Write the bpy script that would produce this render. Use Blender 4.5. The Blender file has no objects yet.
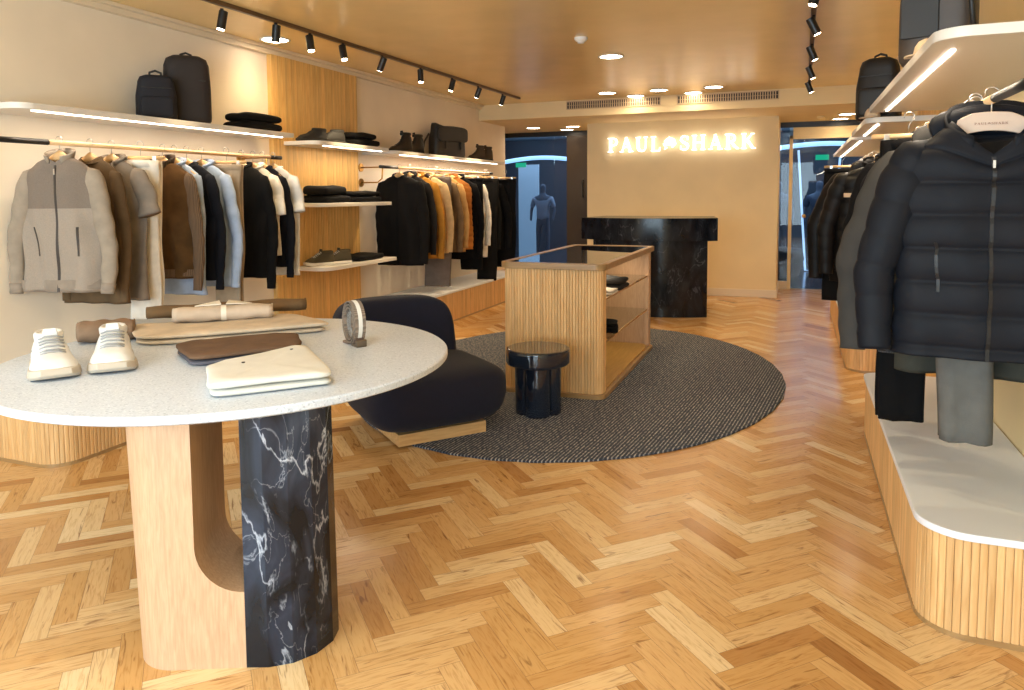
import bpy, math, random
from mathutils import Vector, Matrix, noise
R=random.Random(7)
C=bpy.context.scene.collection
PI=math.pi
def lin(c):
    f=lambda v:(v/12.92 if v<=.04045 else ((v+.055)/1.055)**2.4)
    return tuple(f(x/255) for x in c)+(1,)
# ---------------------------------------------------------------- materials
def newmat(name):
    m=bpy.data.materials.new(name); m.use_nodes=True
    nt=m.node_tree; b=nt.nodes['Principled BSDF']
    return m,nt,b
def N(nt,t,**k):
    n=nt.nodes.new(t)
    for a,v in k.items():
        if a in n.inputs: n.inputs[a].default_value=v
        else: setattr(n,a,v)
    return n
def L(nt,a,b): nt.links.new(a,b)
def ramp(nt,stops,fac=None):
    r=nt.nodes.new('ShaderNodeValToRGB'); e=r.color_ramp.elements
    while len(e)<len(stops): e.new(.5)
    for i,(p,c) in enumerate(stops): e[i].position=p; e[i].color=c
    if fac is not None: L(nt,fac,r.inputs[0])
    return r
def sc(c,k): return tuple(min(1,x*k) for x in c[:3])+(1,)
def plain(name,col,rough=.5,metal=0,coat=0,var=0,scale=8,bump=0,bscale=200,emis=None,es=1,sheen=0):
    m,nt,b=newmat(name); c=lin(col)
    b.inputs['Base Color'].default_value=c; b.inputs['Roughness'].default_value=rough; b.inputs['Metallic'].default_value=metal
    if coat: b.inputs['Coat Weight'].default_value=coat; b.inputs['Coat Roughness'].default_value=.08
    if sheen: b.inputs['Sheen Weight'].default_value=sheen; b.inputs['Sheen Roughness'].default_value=.5
    tc=nt.nodes.new('ShaderNodeTexCoord')
    if var:
        n=N(nt,'ShaderNodeTexNoise'); n.inputs['Scale'].default_value=scale; n.inputs['Detail'].default_value=4
        L(nt,tc.outputs['Object'],n.inputs['Vector'])
        r=ramp(nt,[(.3,sc(c,1-var)),(.7,sc(c,1+var))],n.outputs[0]); L(nt,r.outputs[0],b.inputs['Base Color'])
    if bump:
        n=N(nt,'ShaderNodeTexNoise'); n.inputs['Scale'].default_value=bscale; n.inputs['Detail'].default_value=3
        L(nt,tc.outputs['Object'],n.inputs['Vector'])
        bm=nt.nodes.new('ShaderNodeBump'); bm.inputs['Strength'].default_value=bump; bm.inputs['Distance'].default_value=.002
        L(nt,n.outputs[0],bm.inputs['Height']); L(nt,bm.outputs[0],b.inputs['Normal'])
    if emis: b.inputs['Emission Color'].default_value=lin(emis); b.inputs['Emission Strength'].default_value=es
    return m
def cloth(name,col,rough=.9,var=.12,scale=14,bump=.5,bscale=260,sheen=.0):
    m=plain(name,col,rough,var=var,scale=scale,bump=bump,bscale=bscale,sheen=sheen); m.node_tree.nodes['Principled BSDF'].inputs['Specular IOR Level'].default_value=.18; return m
def knit(name,col,sx=220):
    m,nt,b=newmat(name); c=lin(col); b.inputs['Roughness'].default_value=.95
    tc=nt.nodes.new('ShaderNodeTexCoord'); w=N(nt,'ShaderNodeTexWave'); w.inputs['Scale'].default_value=sx/6.28; w.inputs['Distortion'].default_value=.6; w.bands_direction='X'
    L(nt,tc.outputs['Object'],w.inputs['Vector']); r=ramp(nt,[(.2,sc(c,.7)),(.8,sc(c,1.15))],w.outputs[0]); L(nt,r.outputs[0],b.inputs['Base Color'])
    bm=nt.nodes.new('ShaderNodeBump'); bm.inputs['Strength'].default_value=.6; bm.inputs['Distance'].default_value=.004
    L(nt,w.outputs[0],bm.inputs['Height']); L(nt,bm.outputs[0],b.inputs['Normal'])
    return m
def wood(name,a,bcol,rough=.45,axis='Z',scale=1,attr=None,coat=0):
    m,nt,b=newmat(name); tc=nt.nodes.new('ShaderNodeTexCoord'); mp=nt.nodes.new('ShaderNodeMapping')
    s={'Z':(14,14,1.2),'Y':(14,1.2,14),'X':(1.2,14,14)}[axis]; mp.inputs['Scale'].default_value=tuple(x*scale for x in s)
    L(nt,tc.outputs['Object'],mp.inputs['Vector'])
    n=N(nt,'ShaderNodeTexNoise'); n.inputs['Scale'].default_value=4; n.inputs['Detail'].default_value=6; n.inputs['Distortion'].default_value=.6
    L(nt,mp.outputs[0],n.inputs['Vector'])
    r=ramp(nt,[(.3,lin(a)),(.7,lin(bcol))],n.outputs[0]); out=r.outputs[0]
    if attr:
        at=nt.nodes.new('ShaderNodeAttribute'); at.attribute_name='rnd'
        hv=nt.nodes.new('ShaderNodeHueSaturation'); mr=nt.nodes.new('ShaderNodeMapRange')
        mr.inputs['To Min'].default_value=attr[0]; mr.inputs['To Max'].default_value=attr[1]
        L(nt,at.outputs['Fac'],mr.inputs['Value']); L(nt,mr.outputs[0],hv.inputs['Value']); L(nt,out,hv.inputs['Color']); out=hv.outputs[0]
    L(nt,out,b.inputs['Base Color']); b.inputs['Roughness'].default_value=rough
    if coat: b.inputs['Coat Weight'].default_value=coat
    return m
def floor_mat():
    m,nt,b=newmat('oak_parquet'); uv=nt.nodes.new('ShaderNodeUVMap'); uv.uv_map='UVMap'
    mp=nt.nodes.new('ShaderNodeMapping'); mp.inputs['Scale'].default_value=(1.6,16,1); L(nt,uv.outputs[0],mp.inputs['Vector'])
    n=N(nt,'ShaderNodeTexNoise'); n.inputs['Scale'].default_value=2.2; n.inputs['Detail'].default_value=7; n.inputs['Distortion'].default_value=1.1
    L(nt,mp.outputs[0],n.inputs['Vector'])
    at=nt.nodes.new('ShaderNodeAttribute'); at.attribute_name='rnd'
    base=ramp(nt,[(0,lin((150,100,54))),(.10,lin((184,134,78))),(.35,lin((204,158,98))),(.6,lin((213,170,114))),(.85,lin((224,190,140))),(1,lin((234,210,168)))],at.outputs['Fac'])
    g=ramp(nt,[(.3,(.72,.62,.50,1)),(.5,(.97,.95,.93,1)),(.72,(1,1,1,1))],n.outputs[0])
    mx=nt.nodes.new('ShaderNodeMix'); mx.data_type='RGBA'; mx.blend_type='MULTIPLY'; mx.inputs[0].default_value=.85
    L(nt,base.outputs[0],mx.inputs[6]); L(nt,g.outputs[0],mx.inputs[7])
    # dark knots and heartwood streaks on a few planks
    n2=N(nt,'ShaderNodeTexNoise'); n2.inputs['Scale'].default_value=1.5; n2.inputs['Detail'].default_value=5; n2.inputs['Distortion'].default_value=2.2
    mp2=nt.nodes.new('ShaderNodeMapping'); mp2.inputs['Scale'].default_value=(1.0,8,1); mp2.inputs['Location'].default_value=(3,7,0); L(nt,uv.outputs[0],mp2.inputs['Vector']); L(nt,mp2.outputs[0],n2.inputs['Vector'])
    k=ramp(nt,[(.60,(0,0,0,1)),(.72,(.7,.7,.7,1))],n2.outputs[0])
    mk=nt.nodes.new('ShaderNodeMix'); mk.data_type='RGBA'; L(nt,k.outputs[0],mk.inputs[0]); L(nt,mx.outputs[2],mk.inputs[6]); mk.inputs[7].default_value=lin((112,66,30))
    L(nt,mk.outputs[2],b.inputs['Base Color']); b.inputs['Roughness'].default_value=.27
    b.inputs['Coat Weight'].default_value=.15; b.inputs['Coat Roughness'].default_value=.15
    bm=nt.nodes.new('ShaderNodeBump'); bm.inputs['Strength'].default_value=.15; bm.inputs['Distance'].default_value=.001; L(nt,n.outputs[0],bm.inputs['Height']); L(nt,bm.outputs[0],b.inputs['Normal'])
    return m
def marble(name,strength=1.0,blue=0):
    m,nt,b=newmat(name); tc=nt.nodes.new('ShaderNodeTexCoord'); mp=nt.nodes.new('ShaderNodeMapping'); mp.inputs['Rotation'].default_value=(.2,.5,.5); mp.inputs['Scale'].default_value=(2.4,2.4,1.1); L(nt,tc.outputs['Object'],mp.inputs['Vector'])
    def vein(scale,w,dist,loc):
        mq=nt.nodes.new('ShaderNodeMapping'); mq.inputs['Location'].default_value=loc; L(nt,mp.outputs[0],mq.inputs['Vector'])
        n=N(nt,'ShaderNodeTexNoise'); n.inputs['Scale'].default_value=scale; n.inputs['Detail'].default_value=7; n.inputs['Distortion'].default_value=dist; L(nt,mq.outputs[0],n.inputs['Vector'])
        return ramp(nt,[(.5-w,(0,0,0,1)),(.5,(1,1,1,1)),(.5+w*.6,(0,0,0,1))],n.outputs[0])
    v1=vein(1.6,.010,.5,(0,0,0)); v2=vein(3.4,.008,.8,(3,1,2))
    n2=N(nt,'ShaderNodeTexNoise'); n2.inputs['Scale'].default_value=3.0; n2.inputs['Detail'].default_value=8; n2.inputs['Distortion'].default_value=.8; L(nt,mp.outputs[0],n2.inputs['Vector'])
    cl=ramp(nt,[(.38,(.006,.008,.012,1)),(.58,(.014+.02*blue,.018+.03*blue,.026+.06*blue,1)),(.78,(.03+.08*blue,.04+.10*blue,.05+.17*blue,1))],n2.outputs[0])
    msk=ramp(nt,[(.40,(0,0,0,1)),(.60,(1,1,1,1))],n2.outputs[0])
    ad=nt.nodes.new('ShaderNodeMath'); ad.operation='ADD'; L(nt,v1.outputs[0],ad.inputs[0])
    h=nt.nodes.new('ShaderNodeMath'); h.operation='MULTIPLY'; h.inputs[1].default_value=.45; L(nt,v2.outputs[0],h.inputs[0]); L(nt,h.outputs[0],ad.inputs[1])
    mu=nt.nodes.new('ShaderNodeMath'); mu.operation='MULTIPLY'; L(nt,ad.outputs[0],mu.inputs[0]); L(nt,msk.outputs[0],mu.inputs[1])
    m2=nt.nodes.new('ShaderNodeMath'); m2.operation='MULTIPLY'; m2.use_clamp=True; m2.inputs[1].default_value=strength; L(nt,mu.outputs[0],m2.inputs[0])
    mx=nt.nodes.new('ShaderNodeMix'); mx.data_type='RGBA'; L(nt,m2.outputs[0],mx.inputs[0]); L(nt,cl.outputs[0],mx.inputs[6]); mx.inputs[7].default_value=(.55,.6,.7,1)
    L(nt,mx.outputs[2],b.inputs['Base Color']); b.inputs['Roughness'].default_value=.16; b.inputs['Specular IOR Level'].default_value=.32
    return m
def terrazzo():
    m,nt,b=newmat('pale_terrazzo'); tc=nt.nodes.new('ShaderNodeTexCoord')
    v=N(nt,'ShaderNodeTexVoronoi'); v.inputs['Scale'].default_value=190; L(nt,tc.outputs['Object'],v.inputs['Vector'])
    bw=nt.nodes.new('ShaderNodeSeparateColor'); L(nt,v.outputs['Color'],bw.inputs[0])
    r=ramp(nt,[(0,lin((164,174,188))),(.10,lin((194,203,215))),(.8,lin((203,211,223))),(1,lin((218,225,234)))],bw.outputs[0])
    L(nt,r.outputs[0],b.inputs['Base Color']); b.inputs['Roughness'].default_value=.4
    return m
def rug_mat():
    m,nt,b=newmat('woven_wool'); tc=nt.nodes.new('ShaderNodeTexCoord'); mp=nt.nodes.new('ShaderNodeMapping'); mp.inputs['Rotation'].default_value=(0,0,.10); L(nt,tc.outputs['Object'],mp.inputs['Vector'])
    # broken rows of pale yarn across a charcoal weave
    w=N(nt,'ShaderNodeTexWave'); w.bands_direction='X'; w.inputs['Scale'].default_value=15; w.inputs['Distortion'].default_value=1.2; w.inputs['Detail'].default_value=2; w.inputs['Detail Scale'].default_value=3
    L(nt,mp.outputs[0],w.inputs['Vector'])
    mp2=nt.nodes.new('ShaderNodeMapping'); mp2.inputs['Scale'].default_value=(60,34,1); L(nt,mp.outputs[0],mp2.inputs['Vector'])
    n=N(nt,'ShaderNodeTexNoise'); n.inputs['Scale'].default_value=1; n.inputs['Detail'].default_value=2; L(nt,mp2.outputs[0],n.inputs['Vector'])
    mu=nt.nodes.new('ShaderNodeMath'); mu.operation='MULTIPLY'; L(nt,w.outputs[0],mu.inputs[0]); L(nt,n.outputs[0],mu.inputs[1])
    r=ramp(nt,[(.16,lin((44,50,62))),(.36,lin((80,88,102))),(.6,lin((184,180,174)))],mu.outputs[0])
    L(nt,r.outputs[0],b.inputs['Base Color']); b.inputs['Roughness'].default_value=.95
    bm=nt.nodes.new('ShaderNodeBump'); bm.inputs['Strength'].default_value=.8; bm.inputs['Distance'].default_value=.006; L(nt,mu.outputs[0],bm.inputs['Height']); L(nt,bm.outputs[0],b.inputs['Normal'])
    return m
def glass_mat(name,tint,refl=.1,rough=.0,ior=1.45):
    m,nt,b=newmat(name); nt.nodes.remove(b); out=nt.nodes['Material Output']
    t=nt.nodes.new('ShaderNodeBsdfTransparent'); t.inputs[0].default_value=tint
    g=nt.nodes.new('ShaderNodeBsdfGlossy'); g.inputs['Roughness'].default_value=rough
    lw=nt.nodes.new('ShaderNodeFresnel'); lw.inputs['IOR'].default_value=ior
    ma=nt.nodes.new('ShaderNodeMath'); ma.operation='ADD'; ma.use_clamp=True; ma.inputs[1].default_value=refl; L(nt,lw.outputs[0],ma.inputs[0])
    ge=nt.nodes.new('ShaderNodeNewGeometry'); iv=nt.nodes.new('ShaderNodeMath'); iv.operation='SUBTRACT'; iv.inputs[0].default_value=1; L(nt,ge.outputs['Backfacing'],iv.inputs[1])
    mf=nt.nodes.new('ShaderNodeMath'); mf.operation='MULTIPLY'; L(nt,ma.outputs[0],mf.inputs[0]); L(nt,iv.outputs[0],mf.inputs[1]); ma=mf
    mx=nt.nodes.new('ShaderNodeMixShader'); L(nt,ma.outputs[0],mx.inputs[0]); L(nt,t.outputs[0],mx.inputs[1]); L(nt,g.outputs[0],mx.inputs[2]); L(nt,mx.outputs[0],out.inputs[0])
    return m
def emit(name,col,s):
    m,nt,b=newmat(name); b.inputs['Base Color'].default_value=(0.8,.8,.8,1); b.inputs['Emission Color'].default_value=lin(col); b.inputs['Emission Strength'].default_value=s
    return m
def plaster(name,col,rough=.85):
    return plain(name,col,rough,var=.035,scale=2.5,bump=.12,bscale=60)
M=dict(
 wall=plaster('limewash_plaster',(240,226,206)), ceil=plain('satin_ceiling_paint',(244,212,150),.27,var=.04,scale=3,bump=.05,bscale=9),
 beige=plaster('sand_paint',(236,212,164),.7), trim=plain('cream_trim_paint',(234,216,188),.55),
 shelf=plain('shelf_laminate',(228,222,214),.4), platform=plain('pale_laminate',(228,232,240),.38),
 floor=floor_mat(), flute=wood('fluted_oak',(206,158,100),(228,186,130),.5,'Z',1,(.86,1.10)), flute2=wood('fluted_golden_oak',(214,164,92),(234,192,120),.45,'Z',1,(.86,1.08)),
 oak=wood('pale_oak',(184,146,112),(202,166,132),.5,'Z',2.2), oakh=wood('honey_oak',(196,148,92),(222,180,124),.45,'X'), oaky=wood('oak_rail',(214,170,118),(232,194,146),.4,'Y'),
 bronze=wood('bronzed_oak',(150,116,74),(172,136,90),.35,'X',.6), hanger=plain('beech_hanger',(222,178,124),.4,var=.06), 
 felt=plain('pale_felt',(214,190,172),.9,var=.04), marble=marble('black_marble',.75,.45), marble2=marble('black_counter_marble',.14,0),
 terr=terrazzo(), rug=rug_mat(), black=plain('black_metal',(22,20,20),.4), blackl=plain('black_leather',(30,27,26),.5,bump=.2,bscale=150), grip=plain('black_rail_grip',(24,24,26),.45),
 brass=plain('brass',(202,160,90),.28,1), steel=plain('steel_wire',(190,184,176),.3,1), velvet=plain('navy_velvet',(9,12,34),.95,var=.1,scale=30,bump=.3,bscale=400,sheen=.04),
 smoke=glass_mat('smoked_glass',(.10,.12,.16,1),.03), clear=glass_mat('clear_glass',(.93,.96,.95,1),.02), vitr=glass_mat('vitrine_glass',(.62,.63,.62,1),.38),
 dark=glass_mat('dark_shopfront_glass',(.55,.62,.72,1),.0), led=emit('led_strip',(255,236,214),9), lamp=emit('lamp_disc',(255,232,200),22), spot=emit('spot_lens',(255,226,190),30), sign=emit('sign_light',(255,248,242),2.2),
 white=plain('white_plastic',(236,234,230),.4), grille=plain('grille_paint',(206,178,140),.5), slot=plain('grille_recess',(60,50,40),.8),
)
# ---------------------------------------------------------------- mesh helper
class MB:
    def __init__(s): s.v=[]; s.f=[]; s.r=[]; s.uv=[]
    def add(s,vs,fs,rnd=0):
        o=len(s.v); s.v+= [tuple(p) for p in vs]; s.f+=[tuple(i+o for i in f) for f in fs]; s.r+=[rnd]*len(fs)
    def box(s,x0,x1,y0,y1,z0,z1,rnd=0,mat=None):
        v=[(x,y,z) for z in(z0,z1) for x,y in((x0,y0),(x1,y0),(x1,y1),(x0,y1))]
        if mat: v=[tuple(mat@Vector(p)) for p in v]
        s.add(v,[(3,2,1,0),(4,5,6,7),(0,1,5,4),(1,2,6,5),(2,3,7,6),(3,0,4,7)],rnd); return s
    def prism(s,poly,z0,z1,rnd=0):
        n=len(poly); v=[(x,y,z0) for x,y in poly]+[(x,y,z1) for x,y in poly]
        s.add(v,[tuple(range(n-1,-1,-1)),tuple(range(n,2*n))]+[(i,(i+1)%n,n+(i+1)%n,n+i) for i in range(n)],rnd); return s
    def loft(s,rings,cap=(1,1),rnd=0,wrap=True):
        n=len(rings[0]); v=[p for r in rings for p in r]; f=[]
        for k in range(len(rings)-1):
            for i in range(n if wrap else n-1): j=(i+1)%n; f.append((k*n+i,k*n+j,(k+1)*n+j,(k+1)*n+i))
        if cap[0]: f.append(tuple(range(n-1,-1,-1)))
        if cap[1]: f.append(tuple(range((len(rings)-1)*n,len(rings)*n)))
        s.add(v,f,rnd); return s
    def tube(s,pts,r,n=8,cap=(1,1),flat=1.0):
        pts=[Vector(p) for p in pts]; rs=r if isinstance(r,(list,tuple)) else [r]*len(pts); rings=[]
        up=None
        for i,p in enumerate(pts):
            t=(pts[min(i+1,len(pts)-1)]-pts[max(i-1,0)]).normalized()
            if up is None: up=t.cross(Vector((0,1,0)) if abs(t.y)<.9 else Vector((1,0,0))).normalized()
            a=(up-t*up.dot(t)).normalized(); up=a; b=t.cross(a)
            rings.append([tuple(p+(a*math.cos(q)+b*math.sin(q)*flat)*rs[i]) for q in [2*PI*k/n for k in range(n)]])
        return s.loft(rings,cap)
    def lathe(s,prof,n=32,cx=0,cy=0,cap=(1,1)):
        return s.loft([[(cx+r*math.cos(2*PI*k/n),cy+r*math.sin(2*PI*k/n),z) for k in range(n)] for r,z in prof],cap)
    def build(s,name,mat,parent=None,smooth=False,bevel=0,sub=0,loc=None):
        me=bpy.data.meshes.new(name); me.from_pydata(s.v,[],s.f); me.materials.append(mat)
        if any(s.r):
            a=me.attributes.new('rnd','FLOAT','FACE'); a.data.foreach_set('value',s.r)
        import bmesh
        bm=bmesh.new(); bm.from_mesh(me); bmesh.ops.recalc_face_normals(bm,faces=bm.faces); bm.to_mesh(me); bm.free()
        if smooth:
            me.polygons.foreach_set('use_smooth',[True]*len(me.polygons))
        o=bpy.data.objects.new(name,me); C.objects.link(o)
        if parent: o.parent=parent
        if loc: o.location=loc
        if bevel:
            b=o.modifiers.new('b','BEVEL'); b.width=bevel; b.segments=2; b.limit_method='ANGLE'; b.angle_limit=math.radians(40)
            me.polygons.foreach_set('use_smooth',[True]*len(me.polygons)); 
            w=o.modifiers.new('w','WEIGHTED_NORMAL')
        if sub:
            d=o.modifiers.new('s','SUBSURF'); d.levels=sub; d.render_levels=sub
        return o
def tag(o,label=None,cat=None,group=None,kind=None):
    if label: o['label']=label
    if cat: o['category']=cat
    if group: o['group']=group
    if kind: o['kind']=kind
    return o
def empty(name,loc=(0,0,0),rz=0,**k):
    o=bpy.data.objects.new(name,None); C.objects.link(o); o.location=loc; o.rotation_euler=(0,0,rz); o.empty_display_size=.1
    return tag(o,**k)
def copy_tree(o,parent=None):
    c=o.copy(); C.objects.link(c)
    if parent: c.parent=parent
    for ch in list(o.children): copy_tree(ch,c)
    return c
def S(o): o['kind']='structure'; return o
def rrect(x0,x1,y0,y1,rs,n=8):
    """rounded rectangle, rs = radii of corners (x0y0,x1y0,x1y1,x0y1)"""
    P=[]
    for (cx,cy,sx,sy,a0),r in zip([(x0,y0,1,1,PI),(x1,y0,-1,1,1.5*PI),(x1,y1,-1,-1,0),(x0,y1,1,-1,.5*PI)],rs):
        if r<=0: P.append((cx,cy)); continue
        for k in range(n+1):
            a=a0+k*PI/2/n; P.append((cx+sx*r+r*math.cos(a),cy+sy*r+r*math.sin(a)))
    return P
def smoothstep(a,b,x):
    t=max(0,min(1,(x-a)/(b-a))); return t*t*(3-2*t)
# ---------------------------------------------------------------- fluted walls
def resample(path,step):
    P=[Vector(p) for p in path]; out=[P[0]]; acc=0; tot=sum((P[i+1]-P[i]).length for i in range(len(P)-1)); n=max(1,round(tot/step)); st=tot/n
    seg=0; pos=P[0].copy(); need=st; res=[P[0].copy()]
    for i in range(len(P)-1):
        a=P[i].copy(); b=P[i+1]
        while (b-a).length>=need-1e-9:
            a=a+(b-a).normalized()*need; res.append(a.copy()); need=st
        need-=(b-a).length
    if len(res)<n+1: res.append(P[-1])
    return res
def flutes(mb,path,z0,z1,pitch=.024,depth=.007,gap=.0035,flat=False):
    """upright half-round battens side by side along a plan path; outside is to the right of the path"""
    pts=resample(path,pitch)
    for a,b in zip(pts[:-1],pts[1:]):
        t=(b-a); w=t.length; t=t/w; n=Vector((t.y,-t.x)); rnd=R.random()*.99+.01
        h=[]; k=5
        for i in range(k+1):
            u=i/k; d=(math.sin(PI*u)**.5)*depth if not flat else (depth if 0<i<k else depth*.5)
            p=a+t*(gap/2+(w-gap)*u)+n*d; h.append((p.x,p.y))
        back=[(b-n*.006-t*gap/2),(a-n*.006+t*gap/2)]
        mb.prism(h+[(p.x,p.y) for p in back],z0,z1,rnd)
    return mb
# ================================================================ SETTING
XL,XR,ZC=-4.35,.93,2.80
def build_floor():
    W=.078;Lp=.39;g=.0006; e1=Vector((math.cos(PI/4),math.sin(PI/4)));e2=Vector((-e1.y,e1.x))
    O=Vector((-.484,2.542))-e1*Lp-e2*W
    vs=[];fs=[];rn=[];uvs=[]
    x0,x1,y0,y1=-5.3,1.0,-2.0,12.3
    def put(a,b,la,lb,horizontal):
        c=O+e1*(a+la/2)+e2*(b+lb/2)
        if not(x0-.2<c.x<x1+.2 and y0-.2<c.y<y1+.2): return
        q=[(a+g,b+g),(a+la-g,b+g),(a+la-g,b+lb-g),(a+g,b+lb-g)]
        o=len(vs)
        for u,v in q:
            p=O+e1*u+e2*v; vs.append((min(max(p.x,x0),x1),min(max(p.y,y0),y1),0))
        fs.append((o,o+1,o+2,o+3)); r=R.random(); rn.append(min(1,max(0,.54+(r-.5)*.66+(R.random()-.5)*.42)))
        ou,ov=R.random()*40,R.random()*40
        q=[(0,0),(la,0),(la,lb),(0,lb)]
        if not horizontal: q=[(v,u) for u,v in q]
        for u,v in q: uvs.append((u*2.5+ou,v*2.5+ov))
    for i in range(-150,170):
        for j in range(-20,24):
            a=i*W+j*Lp; b=i*W-j*Lp
            put(a,b,Lp,W,True); put(a,b+W,W,Lp,False)
    me=bpy.data.meshes.new('floor'); me.from_pydata(vs,[],fs); a=me.attributes.new('rnd','FLOAT','FACE'); a.data.foreach_set('value',rn)
    ul=me.uv_layers.new(name='UVMap'); ul.data.foreach_set('uv',[c for p in uvs for c in p])
    me.materials.append(M['floor']); o=bpy.data.objects.new('floor',me); C.objects.link(o); S(o)
    S(MB().box(-5.3,1.0,-2,12.3,-.1,-.0015).build('floor_base',plain('joint_filler',(120,84,46),.8)))
build_floor()
S(MB().box(-5.4,1.2,-2,9.9,ZC,ZC+.1).build('ceiling',M['ceil']))
S(MB().box(-5.4,1.2,9.9,12.35,2.58,2.9).build('ceiling_bulkhead',M['beige']))
S(MB().box(XL-.12,XL,-2,10.93,0,ZC).build('wall_left',M['wall']))
S(MB().box(XR,XR+.12,-2,12.3,0,ZC).build('wall_right',M['beige']))
S(MB().box(-3.03,-.25,11.05,12.15,0,2.58).build('wall_back',M['beige']))
S(MB().box(-5.3,XL-.12,10.81,10.93,0,2.58).build('wall_return',M['wall']))
S(MB().box(-5.42,-5.3,10.81,12.3,0,2.58).build('wall_side',M['wall']))
S(MB().box(XL,XL+.05,-2,9.9,2.74,ZC).box(XL+.05,XL+.09,-2,9.9,2.775,ZC).build('trim_1',M['trim'],bevel=.004))
S(MB().box(XR-.05,XR,-2,9.9,2.74,ZC).build('trim_2',M['trim']))
S(MB().box(-3.04,-.24,11.035,11.06,0,.11).box(-.262,-.235,11.06,12.1,0,.11).build('baseboard_back',M['trim'],bevel=.003))
# shop front behind the camera: piers, head and tall glazing to the daylight
S(MB().box(XL,XR,-2.1,-2.0,2.5,ZC).box(XL,-4.0,-2.1,-2,0,2.5).box(.6,XR,-2.1,-2,0,2.5).box(-1.75,-1.65,-2.1,-2,0,2.5).build('wall_front',M['beige']))
S(MB().box(-4.0,.6,-2.06,-2.05,0,2.5).build('window_1',M['clear']))
# dark glazing at the back
def glazing():
    S(MB().box(-5.3,-3.93,12.18,12.195,.02,2.5).build('window_2',M['dark']))
    S(MB().box(-3.925,-3.7,12.18,12.195,.02,2.5).build('window_3',M['dark']))
    S(MB().box(-3.7,-3.03,12.16,12.2,.02,2.5).build('door_1',plain('dark_bronze_panel',(62,52,44),.25)))
    S(MB().tube([(-3.40,12.15,1.45),(-3.40,12.10,1.47),(-3.40,12.10,1.72),(-3.40,12.15,1.74)],.012,8).build('door_handle',M['black'],bpy.data.objects['door_1']))
    S(MB().box(-5.3,-3.03,12.15,12.22,2.5,2.58).box(-.25,.95,12.15,12.22,2.5,2.58).build('trim_3',M['black']))
    S(MB().box(-.235,-.115,12.18,12.195,.12,2.5).build('window_4',M['dark']))
    S(MB().box(-.25,-.11,12.14,12.21,0,.12).build('trim_4',M['trim']))
    S(MB().box(-.115,-.065,12.13,12.21,0,2.37).box(-.115,.93,12.13,12.21,2.32,2.37).box(-.065,.93,12.17,12.2,2.37,2.5).build('trim_5',M['beige'],bevel=.003))
    d=S(MB().box(-.062,.92,12.17,12.185,.015,2.315).build('door_2',M['dark']))
    S(MB().lathe([(0.0,0),(.026,0),(.03,.006),(.03,.02),(.02,.026),(0,.026)],20).build('door_knob',M['brass'],d,smooth=True))
    k=bpy.data.objects['door_knob']; k.rotation_euler=(PI/2,0,0); k.location=(.11,12.17,1.14)
glazing()
# modelled mall beyond the dark glass, in place of its reflections
mall=plain('mall_wall',(84,90,98),.6); 
S(MB().box(-9,4,12.3,20,-.1,-.002).build('floor_mall',plain('mall_tiles',(92,96,104),.15)))
S(MB().box(-9,4,12.3,20,2.9,3.0).build('ceiling_mall',plain('mall_ceiling',(78,86,94),.4)))
S(MB().box(-9,4,18,18.1,0,2.9).build('wall_mall',mall))
S(MB().box(-9.1,-9,12.3,20,0,2.9).build('wall_mall_left',mall)); S(MB().box(4,4.1,12.3,20,0,2.9).build('wall_mall_right',mall))
blue=emit('cool_light',(176,220,255),2.4); green=emit('exit_green',(60,220,150),1.6)
def mall_light(name,label,x0,x1,y,z0,z1,cat,m,dy=.06,grp=None):
    o=MB().box(x0,x1,y-dy,y,z0,z1).build(name,m); return tag(o,label,cat,grp)
# glowing arc standing in for a light line mirrored in the glass
def cove(xa,xb,y,z,label):
    mb=MB(); n=24; P=[]
    for i in range(n+1):
        t=i/n; P.append((xa+(xb-xa)*t,y+.0,z+.10*math.sin(t*PI)))
    mb.tube(P,.045,8); return tag(mb.build('reflected_arc',blue,smooth=True),label,'light','cool light lines standing in for reflections')
cove(-6.35,-4.35,15.6,2.22,'curving cool white light line standing in for a dark glass reflection, left of the logo wall')
cove(-.6,1.6,15.6,2.35,'curving cool white light line standing in for a glass door reflection by the coats')
def exit_box(x,y,z,label):  # sign modelled beyond the glass in place of its mirror image
    r=empty('exit_sign',(x,y,z),0,label=label,cat='sign')
    MB().box(-.12,.12,-.03,.0,-.05,.05).build('housing',plain('sign_green',(30,150,100),.4,emis=(40,210,140),es=1.2),r)
    return r
exit_box(-5.78,15.5,2.16,'green lit emergency sign modelled for its reflection in the dark glass left of logo wall')
exit_box(.45,15.5,2.18,'green lit emergency sign modelled for its reflection in the glass door')
for i,(x,z,h,w,lab) in enumerate([(-5.9,1.1,2.2,.5,'tall pale blue glowing panel standing in for a glass reflection, beside the far left rail'),(-4.45,1.1,2.2,.06,'thin upright white glow standing in for a glass reflection beside the bronze panel'),
        (-.42,1.1,2.2,.12,'pale upright glowing panel standing in for a reflection in the narrow pane'),]):
    tag(MB().box(x-w/2,x+w/2,16.3,16.36,z-h/2,z+h/2).build('reflected_panel',emit('panel_light_%s'%'abc'[i],(140,184,206),[.55,2.0,.35][i])),lab,'light','glowing panels standing in for reflections')  # glowing panels put where the glass only mirrors bright areas
fr=MB().tube([(.02,15.0,2.3),(.18,15.0,.02),(.62,15.0,.02),(.75,15,2.25)],.02,6)
tag(fr.build('reflected_outline',emit('frame_light',(190,220,245),2.2)),'bent white glowing outline standing in for a glass door reflection','light')  # lit tube drawn for an outline mirrored in the door glass
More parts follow.
